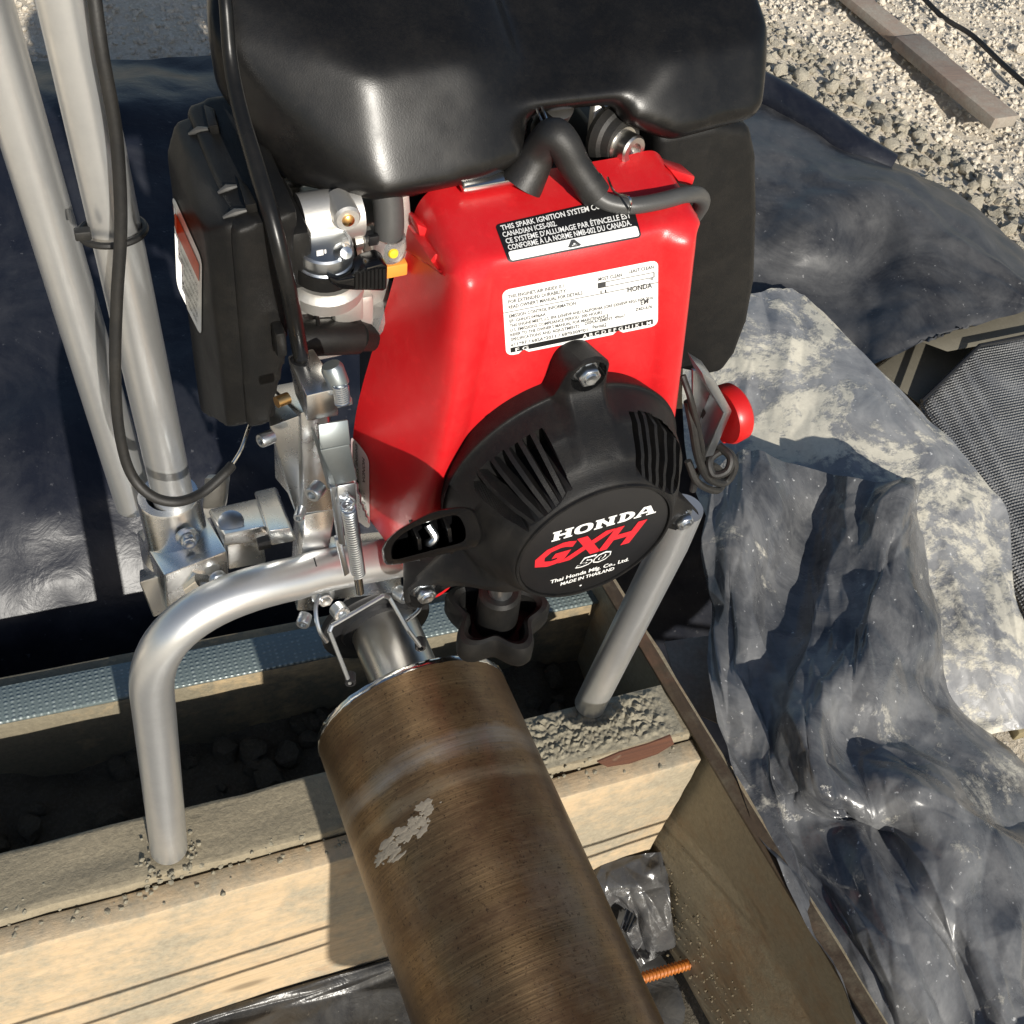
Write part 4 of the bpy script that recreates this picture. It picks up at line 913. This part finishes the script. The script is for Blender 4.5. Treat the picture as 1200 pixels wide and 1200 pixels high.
def board(name, c8, mat, parent=None, bev=.0015, rough=0., cuts=0, seed=0):
    b = MB().hexa(c8, bev, 2)
    if cuts:
        bm = bmesh.new(); vs = [bm.verts.new(v) for v in b.v]
        for f in b.f: bm.faces.new([vs[i] for i in f])
        long = [e for e in bm.edges if e.calc_length() > .02]; bmesh.ops.subdivide_edges(bm, edges=long, cuts=cuts, use_grid_fill=True)
        for v in bm.verts: v.co += Vector(noise.noise_vector(v.co * 60 + V(seed, 0, 0))) * rough + Vector(noise.noise_vector(v.co * 15 + V(seed, 4, 0))) * rough
        b = MB().bm(bm); bm.free()
    return mk(name, b.v, b.f, mat, parent, I4)
def brd(x0, x1, y0, y1, z0, z1, yaw=0, piv=(0, 0)):
    c, s = math.cos(R(yaw)), math.sin(R(yaw))
    def r(x, y, z): x -= piv[0]; y -= piv[1]; return V(piv[0] + x * c - y * s, piv[1] + x * s + y * c, z)
    return [r(x0, y0, z0), r(x1, y0, z0), r(x1, y0, z1), r(x0, y0, z1), r(x0, y1, z0), r(x1, y1, z0), r(x1, y1, z1), r(x0, y1, z1)]
def clod_mesh(seed, n=1):
    b = bmesh.new(); bmesh.ops.create_icosphere(b, subdivisions=n, radius=1); s = V(seed * 7.3, seed, 2)
    for v in b.verts: v.co *= 1 + .42 * noise.noise(v.co * 1.1 + s) + .25 * noise.noise(v.co * 2.6 + s); v.co.z *= .8
    vs = [v.co.copy() for v in b.verts]; fs = [tuple(x.index for x in f.verts) for f in b.faces]; b.free(); return vs, fs
CV = [clod_mesh(i, 2) for i in range(9)]
def clod_data(mat, nm):
    out = []
    for k, (v, f) in enumerate(CV):
        me = bpy.data.meshes.new(nm); me.from_pydata(v, [], f); me.shade_smooth(); me.set_sharp_from_angle(angle=R(38)); me.materials.append(mat); out.append(me)
    return out
CM, CMC, CMD = clod_data(CLOD, 'clod'), clod_data(CHALK, 'clod'), clod_data(DARKD, 'clod')
def clod(parent, me, p, r, rng):
    o = bpy.data.objects.new('clod', me)
    m = Matrix.Translation(p) @ Matrix.Rotation(rng.uniform(0, 6.28), 4, Vector((rng.uniform(-1, 1), rng.uniform(-1, 1), rng.uniform(-1, 1))).normalized()) @ Matrix.Scale(r, 4)
    return reg(o, parent, m)
def cloud_of(name, mat, parent, spots):
    v = []; f = []
    for p, r, k in spots:
        cv, cf = CV1[k % len(CV1)]; n0 = len(v); rot = Matrix.Rotation(k * 1.7, 3, Vector((math.sin(k), math.cos(k * 2.1), .5)).normalized())
        v += [rot @ c * r + p for c in cv]; f += [tuple(i + n0 for i in q) for q in cf]
    o = mk(name, v, f, mat, parent, I4, angle=30); return tag(o, kind='stuff')
CV1 = [clod_mesh(20 + i, 1) for i in range(9)]

# the ground: one wide sheet, finer near the work, with the pit of the form let into it
def gz(x, y):
    r = math.hypot(x - .3, y - .4)
    z = -.035 + .012 * noise.noise(V(x * 4, y * 4, 0)) + .006 * noise.noise(V(x * 18, y * 18, 3)) + .003 * noise.noise(V(x * 55, y * 55, 5))
    z -= .24 * (1 - sm(.56, .72, y + .25 * max(0, x - .5))) * (1 - sm(.54, .70, x)) 
    z -= .12 * (1 - sm(.45, .75, y + .3 * (x - .6))) 
    return z
def axis(a, b, far, step):
    c = [a + (b - a) * i / int((b - a) / step) for i in range(int((b - a) / step) + 1)]; k = step; lo = a; hi = b; L_, H_ = [], []
    while lo > -far or hi < far:
        k *= 1.6; lo -= k; hi += k; L_.append(lo); H_.append(hi)
    return L_[::-1] + c + H_
xs, ys_ = axis(-.6, 1.7, 60, .012), axis(-.5, 1.9, 60, .012)
gv = [V(x, y, gz(x, y)) for y in ys_ for x in xs]; nx = len(xs)
gf = [(j * nx + i, j * nx + i + 1, (j + 1) * nx + i + 1, (j + 1) * nx + i) for j in range(len(ys_) - 1) for i in range(nx - 1)]
ground = tag(mk('ground', gv, gf, GRND, None, I4, angle=None), kind='structure')
rng = random.Random(3)
small = []; small2 = []; nbig = 0
def inpx(p):
    c = GW.transposed() @ (p - CAM); return 600 + 1338 * c.x / -c.z, 600 - 1338 * c.y / -c.z
placed = []
tries = 0
while tries < 60000 and nbig < 290:
    tries += 1; x = rng.uniform(.45, 1.5); y = rng.uniform(.55, 1.55); p = V(x, y, gz(x, y)); px, py = inpx(p)
    if not (-20 < px < 1230 and -20 < py < 420): continue
    # a bank of rounded grey clods beside the plastic, chalk rubble beyond it
    dline = py - (80 + (px - 900) * .72); bank = px > 900 and -45 < dline < 75
    if px < 280 and py < 60 and px > 0: bank = px < 60
    elif not bank and rng.random() > .4: continue
    r = rng.uniform(.006, .0125) if bank else rng.choice((.0025, .0035, .0045, .0065)) * rng.uniform(.8, 1.3)
    if any((p.x - q.x) ** 2 + (p.y - q.y) ** 2 < (.75 * (r + s)) ** 2 for q, s in placed): continue
    placed.append((p, r)); nbig += 1
    clod(ground, (CM if bank else CMC)[rng.randrange(9)], p + V(0, 0, r * .35), r, rng)
for k in range(150000):
    if len(small) + len(small2) > 15000: break
    x = rng.uniform(.0, 1.7); y = rng.uniform(.6, 1.9); p = V(x, y, gz(x, y)); px, py = inpx(p)
    if not (-40 < px < 1240 and -40 < py < 420): continue
    dline = py - (80 + (px - 900) * .72); bank = px > 880 and -60 < dline < 90
    r = rng.choice((.0012, .0018, .0026, .0036)) * rng.uniform(.7, 1.4) * (1.4 if bank else 1)
    (small if bank else small2).append((p + V(0, 0, r * .3), r, k % 997))
cloud_of('gravel', CLOD, ground, small); cloud_of('rubble', CHALK, ground, small2)

# front formwork: top timber and thin facing board
fx = thing('formwork_board', 'front timber formwork board with grey cement caked along its top', 'timber board', (.0, .30, -.21))
board('top_timber', brd(-.45, .338, .279, .318, -.20, 0), WTOP, fx, .003, .0016, 40, 1)
board('facing_board', brd(-.45, .337, .262, .2775, -.212, -.006), WFACE, fx, .0015, .0006, 30, 2)
# crumbly cement lying along the joint
b = MB(); rg = random.Random(9)
for k in range(260):
    x = rg.uniform(-.32, .33); y = .2775 + rg.gauss(0, .006); r = rg.uniform(.0005, .0019); v, f = CV1[k % 9]; b.add([c * r + V(x, min(y, .30), -.001 if y > .279 else -.006) for c in v], f)
for fxx, fyy in ((.0, .29), (.275, .314)):               # crumbs trodden round the two feet
    for k in range(60):
        a = rg.uniform(0, 6.28); d = .0105 + abs(rg.gauss(0, .004)); r = rg.uniform(.0005, .0018); v, f = CV1[k % 9]; b.add([c * r + V(fxx + d * math.cos(a), min(.316, fyy + d * math.sin(a)), .0008) for c in v], f)
tag(b.build('cement_crumbs', CEM, fx, I4, angle=30), kind='stuff')
gv, gf = gridf(160, 50, lambda u, v: V(.215 + .115 * u, .281 + .037 * v, .0012 + (.004 * abs(noise.noise(V(u * 14, v * 5, 1))) + .0028 * abs(noise.noise(V(u * 40, v * 12, 4)))) * min(1, 6 * min(u, 1 - u, v, 1 - v))))
mk('cement_crust', gv, gf, CEM, fx, I4, angle=40)
p = [aY(x, y, .2615) for x, y in ((700, 893), (726, 882), (760, 872), (786, 862), (790, 872), (770, 884), (738, 895), (712, 899))]
b = MB().prism(p, (0, .001, 0), 0); b.build('broken_edge', WBRK, fx, I4)
# rear board with the dimpled strip on it
rz, ry = -.033, .418
rx = thing('rear_form_board', 'rear formwork board in the trench shade with a dimpled grey strip along its top', 'timber board', (.0, ry, -.24))
board('rear_timber', brd(-.5, .34, ry, ry + .036, -.24, rz, -1.0, (0, ry)), WBACK, rx, .0015, .0006, 24, 5)
b = MB(); b.hexa(brd(-.5, .34, ry - .0005, ry + .026, rz + .0006, rz + .0042, -1.0, (0, ry)), .0008); b.build('dimpled_strip', STRIP, rx, I4)
# side board (inner face towards the pipe)
sx = thing('side_form_board', 'wet brown side board of the form with mossy cement along its foot', 'timber board', (.36, .15, -.22))
c = brd(.342, .349, -.25, .52, -.22, .0, 5, (.342, .27)); board('side_timber', c, WSIDE, sx, .002, .0012, 34, 7)
board('shade_batten', brd(.3345, .3445, -.25, .52, .0006, .0035, 5, (.342, .27)), WDRK, sx, .0008, .0004, 30, 9)  # overhanging lip, added to cast shade on the upper inner face
b = MB(); rg = random.Random(12)
for k in range(380):
    t = rg.random(); y = .255 - .22 * t; x = .342 - (y - .27) * .087 - .001; z = -.165 - .03 * t + rg.gauss(0, .022); r = rg.uniform(.0003, .0012); v, f = CV1[k % 9]; b.add([c_ * r + V(x, y, z) for c_ in v], f)
tag(b.build('mud_crumbs', DARKD2, sx, I4, angle=30), kind='stuff')
ox = thing('spare_plank', 'grey plank on edge behind the side board under the plastic', 'plank', (.41, .42, -.2))
board('plank', [aZ(*p) for p in ((800, 830, -.05), (868, 860, -.05), (868, 860, -.04), (800, 830, -.04), (778, 752, -.05), (850, 742, -.05), (850, 742, -.04), (778, 752, -.04))], WOLD, ox, .001)

# trench soil between the boards, with clods
def tz(x, y): return -.105 + .016 * noise.noise(V(x * 20, y * 20, 1)) + .008 * noise.noise(V(x * 60, y * 60, 2))
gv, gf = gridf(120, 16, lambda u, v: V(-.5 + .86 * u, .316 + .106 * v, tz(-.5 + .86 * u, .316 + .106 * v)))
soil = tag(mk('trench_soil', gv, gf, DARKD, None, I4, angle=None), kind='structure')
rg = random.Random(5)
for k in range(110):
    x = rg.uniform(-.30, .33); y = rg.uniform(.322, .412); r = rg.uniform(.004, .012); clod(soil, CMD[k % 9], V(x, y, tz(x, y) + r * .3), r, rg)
# pit floor in front, covered with black plastic
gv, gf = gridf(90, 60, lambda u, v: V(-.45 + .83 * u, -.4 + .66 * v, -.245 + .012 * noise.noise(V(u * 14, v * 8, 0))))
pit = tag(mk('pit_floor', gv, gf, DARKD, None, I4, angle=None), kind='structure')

# ============================================================ PLASTIC SHEETS
def z_(x, y, z): return aZ(x, y, z)
P = [[V(-.6, 1.17, .0), V(-.2, 1.16, .0), V(.1, 1.13, .01), V(.3, 1.12, .01), V(.5, 1.08, .0), V(.66, 1.02, .0)],
     [V(-.6, 1.06, .02), V(-.2, 1.05, .03), V(.1, 1.02, .03), V(.3, 1.0, .02), V(.46, .97, .02), V(.60, .92, .0)],
     [V(-.6, .93, .0), V(-.2, .93, .02), V(.1, .91, .015), V(.28, .9, .01), V(.42, .88, .01), V(.54, .84, -.01)],
     [V(-.6, .74, -.01), V(-.2, .74, .0), V(.1, .74, .0), V(.26, .74, .0), V(.38, .74, .0), V(.48, .72, -.02)],
     [V(-.6, .615, -.012), V(-.2, .615, -.006), V(.05, .62, -.004), V(.22, .61, -.01), V(.34, .60, -.02), V(.43, .61, -.03)],
     [V(-.6, .563, -.034), V(-.2, .565, -.028), V(.05, .57, -.026), V(.2, .57, -.03), V(.32, .57, -.05), V(.41, .57, -.07)],
     [V(-.6, .522, -.078), V(-.2, .524, -.072), V(.05, .526, -.07), V(.2, .53, -.075), V(.32, .53, -.10), V(.41, .54, -.11)],
     [V(-.6, .503, -.13), V(-.2, .503, -.13), V(.05, .503, -.13), V(.2, .505, -.13), V(.32, .51, -.15), V(.41, .52, -.15)],
     [V(-.6, .46, -.25), V(-.2, .46, -.25), V(.05, .46, -.25), V(.2, .46, -.25), V(.32, .47, -.25), V(.41, .48, -.25)]]
sheet('plastic_sheet', P, TARP, 220, 180, .007, 9, 1, .6, 'glossy black plastic sheet spread behind the handle tubes', 'plastic sheet', fac=((40, .004), (160, .0012)))
# dusty black sheet at the right, pulled over the bank
P = [[z_(840, 120, .0), z_(905, 112, .0), z_(975, 152, .0), z_(1065, 200, .0), z_(1130, 240, .0), z_(1230, 330, .0)],
     [z_(830, 160, .03), z_(895, 162, .03), z_(965, 185, .032), z_(1050, 212, .03), z_(1112, 258, .026), z_(1222, 345, .018)],
     [z_(820, 210, .036), z_(890, 215, .036), z_(950, 222, .036), z_(1035, 232, .040), z_(1098, 280, .032), z_(1212, 352, .018)],
     [z_(810, 270, .022), z_(885, 275, .022), z_(945, 280, .026), z_(1020, 295, .016), z_(1085, 325, .026), z_(1206, 357, .018)],
     [z_(800, 335, .004), z_(880, 335, .002), z_(935, 340, .0), z_(1005, 355, .002), z_(1072, 366, .018), z_(1202, 363, .017)],
     [z_(790, 400, -.02), z_(870, 400, -.015), z_(920, 410, -.012), z_(990, 424, -.008), z_(1026, 422, .012), z_(1112, 387, .016)]]
sheet('plastic_sheet', P, TARPD, 110, 100, .006, 12, 4, .5, 'dusty black plastic sheet folded over the bank of clods at right', 'plastic sheet', crum=.15, fac=((24, .006), (120, .0015)))
# roll of black plastic behind the tank
b = MB(); b.tube(crom([z_(860, 90, .01), z_(905, 112, .012), z_(950, 140, .012), z_(1000, 176, .008), z_(1040, 200, .0)], 8), .020, 16)
tag(b.build('plastic_roll', TARP, None, I4), 'rolled edge of black plastic lying beside the clods behind the tank', 'plastic roll')
# cement-splashed sheet
P = [[z_(800, 360, -0.008), z_(868, 352, 0.012), z_(905, 338, 0.014), z_(928, 334, 0.014), z_(948, 346, 0.014), z_(962, 358, 0.013)],
     [z_(800, 420, -0.008), z_(870, 410, 0.014), z_(930, 400, 0.020), z_(985, 405, 0.020), z_(1030, 425, 0.020), z_(1046, 438, 0.014)],
     [z_(800, 480, -0.013), z_(870, 480, 0.003), z_(940, 480, 0.017), z_(1020, 480, 0.023), z_(1080, 490, 0.023), z_(1105, 500, 0.014)],
     [z_(810, 560, -0.024), z_(880, 560, -0.002), z_(960, 560, 0.009), z_(1050, 560, 0.014), z_(1120, 560, 0.020), z_(1160, 566, 0.014)],
     [z_(850, 650, -0.030), z_(930, 640, -0.008), z_(1010, 630, 0.003), z_(1070, 625, 0.009), z_(1140, 612, 0.014), z_(1186, 602, 0.014)],
     [z_(900, 740, -0.030), z_(980, 720, -0.013), z_(1050, 700, -0.002), z_(1100, 690, 0.003), z_(1160, 660, 0.009), z_(1192, 690, 0.009)],
     [z_(950, 820, -0.030), z_(1020, 800, -0.019), z_(1080, 780, -0.008), z_(1130, 775, -0.002), z_(1180, 770, 0.003), z_(1215, 760, 0.003)],
     [z_(1000, 900, -.04), z_(1060, 880, -.03), z_(1110, 870, -.03), z_(1160, 860, -.03), z_(1205, 850, -.03), z_(1250, 840, -.03)]]
sheet('plastic_sheet', P, CREAM, 220, 220, .0018, 12, 7, .5, 'flat plastic sheet splashed with cream cement beside the red stop switch', 'plastic sheet', crum=.2, fac=((30, .006), (150, .0024), (600, .0007)))
# crumpled cloudy sheet falling over the side board
P = [[z_(838, 556, .02), z_(868, 535, .025), z_(905, 540, .03), z_(960, 552, .03), z_(1010, 562, .045), z_(1062, 564, .05), z_(1066, 566, .04), z_(1068, 575, .0)],
     [z_(828, 610, .015), z_(862, 600, .03), z_(905, 605, .03), z_(955, 618, .01), z_(1005, 610, .03), z_(1052, 604, .05), z_(1068, 612, .025), z_(1072, 640, -.03)],
     [z_(822, 670, .0), z_(856, 672, .02), z_(905, 675, .01), z_(950, 680, .0), z_(1000, 668, .02), z_(1040, 655, .04), z_(1072, 690, .02), z_(1090, 715, -.03)],
     [z_(824, 730, -.01), z_(860, 742, .01), z_(900, 750, .005), z_(950, 755, .005), z_(990, 738, .02), z_(1025, 715, .035), z_(1085, 760, .01), z_(1112, 785, -.03)],
     [z_(832, 790, .002), z_(866, 800, .005), z_(900, 805, .0), z_(945, 800, .02), z_(985, 795, .03), z_(1035, 790, .03), z_(1095, 815, .0), z_(1140, 850, -.03)],
     [z_(846, 850, .004), z_(882, 860, .0), z_(905, 865, .0), z_(945, 850, .035), z_(985, 870, .01), z_(1040, 875, .01), z_(1120, 880, .0), z_(1225, 925, -.03)],
     [z_(862, 905, .005), z_(898, 915, .0), z_(918, 925, .005), z_(960, 925, .02), z_(1010, 935, .01), z_(1065, 918, .025), z_(1140, 950, .005), z_(1250, 980, -.02)],
     [z_(888, 970, .006), z_(922, 985, .0), z_(945, 975, -.005), z_(990, 965, -.005), z_(1040, 975, -.005), z_(1095, 975, .02), z_(1160, 985, .015), z_(1230, 1020, .0)],
     [z_(924, 1040, .006), z_(955, 1050, .0), z_(985, 1050, .005), z_(1030, 1050, .01), z_(1080, 1050, .015), z_(1130, 1050, .02), z_(1180, 1060, .01), z_(1240, 1090, .0)],
     [z_(966, 1120, .006), z_(995, 1130, .0), z_(1025, 1135, .01), z_(1070, 1130, .015), z_(1110, 1120, .0), z_(1150, 1130, .01), z_(1195, 1140, .01), z_(1250, 1160, .0)],
     [z_(1020, 1220, .006), z_(1045, 1225, .0), z_(1075, 1225, .0), z_(1110, 1225, .0), z_(1145, 1225, .0), z_(1180, 1225, .0), z_(1215, 1230, .0), z_(1270, 1240, .0)]]
def creases(u, v):
    """sharp radiating folds of stiff film"""
    a = 0
    for k, (x0, y0, x1, y1, h, w) in enumerate(((.35, .28, .62, .52, 2.2, .05), (.62, .52, .95, .62, 2.4, .05), (.1, .05, .45, .6, .8, .05), (.5, .1, .55, .5, 1.6, .06), (.3, .62, .75, .66, -1.8, .05), (.55, .75, .9, .72, 1.8, .05), (.45, .95, .62, .72, 1.4, .04), (.75, .98, .7, .75, 1.3, .04), (.78, .3, .9, .6, 1.2, .05), (.2, .45, .3, .7, 1.2, .035))):
        dx, dy = x1 - x0, y1 - y0; l2 = dx * dx + dy * dy; t = max(0, min(1, ((u - x0) * dx + (v - y0) * dy) / l2)); d = math.hypot(u - x0 - dx * t, v - y0 - dy * t)
        a += h * max(0, 1 - d / w / 1.6) * math.sin(math.pi * min(1, .12 + t * .8))
    return a
sheet('plastic_sheet', P, CLOUD, 280, 360, .0016, 12, 11, .5, 'crumpled cloudy blue plastic sheet draped over the side board', 'plastic sheet', flut=creases, crum=.25, fac=((45, .0085), (190, .0050), (800, .0015)))
P = [[V(.30, .64, -.06), V(.42, .62, -.06), V(.52, .60, -.05), V(.62, .55, -.05)], [V(.30, .56, -.14), V(.42, .54, -.13), V(.52, .52, -.10), V(.60, .47, -.08)], [V(.30, .50, -.24), V(.42, .48, -.22), V(.50, .44, -.18), V(.56, .38, -.12)], [V(.31, .44, -.25), V(.40, .40, -.24), V(.46, .34, -.22), V(.52, .28, -.16)]]
sheet('plastic_sheet', P, TARP, 50, 50, .006, 14, 31, .5, 'black plastic lining the dark hollow behind the side board', 'plastic sheet')
# scrap in the pit and the pit's own lining
P = [[z_(690, 1020, -.16), z_(730, 1008, -.15), z_(785, 998, -.15)], [z_(705, 1050, -.17), z_(742, 1045, -.15), z_(784, 1040, -.155)], [z_(735, 1085, -.2), z_(758, 1080, -.18), z_(782, 1072, -.18)], [z_(750, 1130, -.22), z_(770, 1110, -.21), z_(790, 1095, -.21)]]
sheet('plastic_scrap', P, film('grey_shiny_polythene', (.05, .05, .052), (.2, .19, .17), .35, .16, 14, .4), 80, 80, .003, 20, 15, .4, 'small torn scrap of grey shiny plastic between the pipe and side board', 'plastic scrap', crum=.2, fac=((9, .010), (45, .004)))
P = [[V(-.45, .262, -.215), V(-.2, .262, -.205), V(.0, .262, -.20), V(.2, .262, -.215), V(.345, .262, -.22)], [V(-.45, .24, -.225), V(-.2, .24, -.215), V(.0, .24, -.21), V(.2, .24, -.225), V(.345, .24, -.235)], [V(-.45, .15, -.225), V(-.2, .15, -.215), V(.0, .15, -.215), V(.2, .15, -.225), V(.355, .15, -.235)], [V(-.45, -.05, -.23), V(-.2, -.05, -.22), V(.0, -.05, -.22), V(.2, -.05, -.225), V(.37, -.05, -.235)], [V(-.45, -.4, -.23), V(-.2, -.4, -.22), V(.0, -.4, -.22), V(.2, -.4, -.225), V(.4, -.4, -.235)]]
sheet('plastic_liner', P, film('dirty_black_polythene', (.02, .021, .024), (.17, .16, .14), .5, .2, 12, .5), 150, 110, .006, 12, 21, .5, 'black plastic lining on the pit floor under the roller pipe', 'plastic sheet', crum=.2, fac=((60, .010), (300, .003)))
# rebar
b = MB(); a, c = z_(690, 1165, -.2), z_(826, 1124, -.2); d = (c - a)
pts = [a + d * (i / 160) for i in range(161)]; b.tube(pts, [  .0034 + .0010 * (1 if i % 5 < 2 else 0) for i in range(161)], 12)
tag(b.build('rebar', ORANGE, None, I4), 'rusty orange ribbed steel rebar beside the pipe', 'rebar')

# ============================================================ RIGHT HAND BITS
# padded mat with basket weave, and the boards it leans on
b = MB(); q = [z_(1086, 472, .05), z_(1140, 404, .05), z_(1235, 372, .05), z_(1260, 800, .05), z_(1215, 730, .05), z_(1150, 600, .05)]
q = [z_(1078, 470, -.02), z_(1144, 402, .0), z_(1260, 380, .0), z_(1290, 700, -.0), z_(1214, 735, -.02)]
b.prism(q, (0, 0, -.09), .008, 3); 
m_ = thing('woven_mat', 'dark grey padded mat with basket weave face at the right edge', 'mat', q[0])
b.build('mat_pad', WEAVE, m_, I4)
b = MB(); b.tube([z_(1080, 470, -.015), z_(1148, 405, .004)], .002, 8); b.tube([z_(1148, 405, .004), z_(1260, 382, .004)], .002, 8); b.build('mat_edge', DKS, m_, I4)
b = MB(); b.hexa([z_(1024, 432, -.06), z_(1082, 478, -.06), z_(1082, 478, -.03), z_(1024, 432, -.03), z_(1080, 392, -.06), z_(1150, 402, -.06), z_(1150, 402, -.03), z_(1080, 392, -.03)], .002)
b.build('x', TAN, None, I4) if False else None
t_ = thing('board_offcut', 'grey tan board sheet lying under the dusty black plastic', 'board', z_(1080, 440, -.05))
b.build('board_sheet', TAN, t_, I4)
b = MB(); b.hexa([z_(1030, 430, -.02), z_(1100, 420, -.02), z_(1100, 420, -.01), z_(1030, 430, -.01), z_(1080, 394, -.02), z_(1230, 352, -.02), z_(1230, 352, -.01), z_(1080, 394, -.01)], .001)
t_ = thing('board_offcut', 'narrow pale board between the dusty black plastic and the woven mat', 'board', z_(1100, 400, -.02)); b.hexa([z_(1030, 436, -.035), z_(1150, 412, -.02), z_(1150, 412, -.012), z_(1030, 436, -.027), z_(1078, 394, -.035), z_(1240, 354, -.02), z_(1240, 354, -.012), z_(1078, 394, -.027)], .001)
bb_ = MB(); bb_.hexa([z_(1110, 412, -.012), z_(1240, 388, -.012), z_(1240, 388, -.004), z_(1110, 412, -.004), z_(1072, 398, -.012), z_(1240, 352, -.012), z_(1240, 352, -.004), z_(1072, 398, -.004)], .001); bb_.build('board_sheet', TAN, t_, I4)
b = MB(); b.prism([z_(1160, 790, -.04), z_(1215, 770, -.04), z_(1230, 850, -.05), z_(1195, 860, -.05)], (0, 0, -.012), .002)
tag(b.build('cardboard_scrap', plastic('brown_card', (.22, .18, .10), .8), None, I4), 'brown scrap of board sticking out at the right edge below the mat', 'scrap')
# plank lying on the rubble
pk = thing('loose_plank', 'narrow weathered plank lying across the chalk rubble', 'plank', z_(1080, 75, -.03))
a0, a1 = aZ(985, -8, -.018), aZ(1174, 150, -.018); d = (a1 - a0).normalized(); w = V(-d.y, d.x, 0) * .02
mid = a0.lerp(a1, .42)
b = MB(); a00 = a0 - d * .25
b.hexa([a00 - w, mid - w * .8, mid - w * .8 + V(0, 0, .012), a00 - w + V(0, 0, .012), a00 + w * .8, mid + w, mid + w + V(0, 0, .012), a00 + w * .8 + V(0, 0, .012)], .001)
b.hexa([mid - w * 1.05, a1 - w * 1.05, a1 - w * 1.05 + V(0, 0, .015), mid - w * 1.05 + V(0, 0, .015), mid + w * 1.1, a1 + w, a1 + w + V(0, 0, .015), mid + w * 1.1 + V(0, 0, .015)], .001)
b.build('plank', WOLD, pk, I4)
b = MB(); b.tube(crom([aZ(1075, -10, -.02), aZ(1105, 20, -.022), aZ(1140, 42, -.025), aZ(1175, 75, -.022), aZ(1215, 110, -.022)], 8), .0035, 10)
tag(b.build('cord', RUB, None, I4), 'thin dark cord lying on the chalk rubble at top right', 'cord')

# two mason's lines stretched in front of the form, just below the picture; their shadows cross the board
for z0, sl, lab in ((.0208, .04, 'upper taut string line stretched across the pit in front of the formwork board'), (-.015, .082, 'lower slanting string line stretched across the pit in front of the formwork board')):
    b = MB(); b.tube([V(-.5, -.02, z0 - .5 * sl), V(.9, -.02, z0 + .9 * sl)], .0026, 8); o = b.build('string_line', RUB, None, I4); tag(o, lab, 'string', 'string lines')
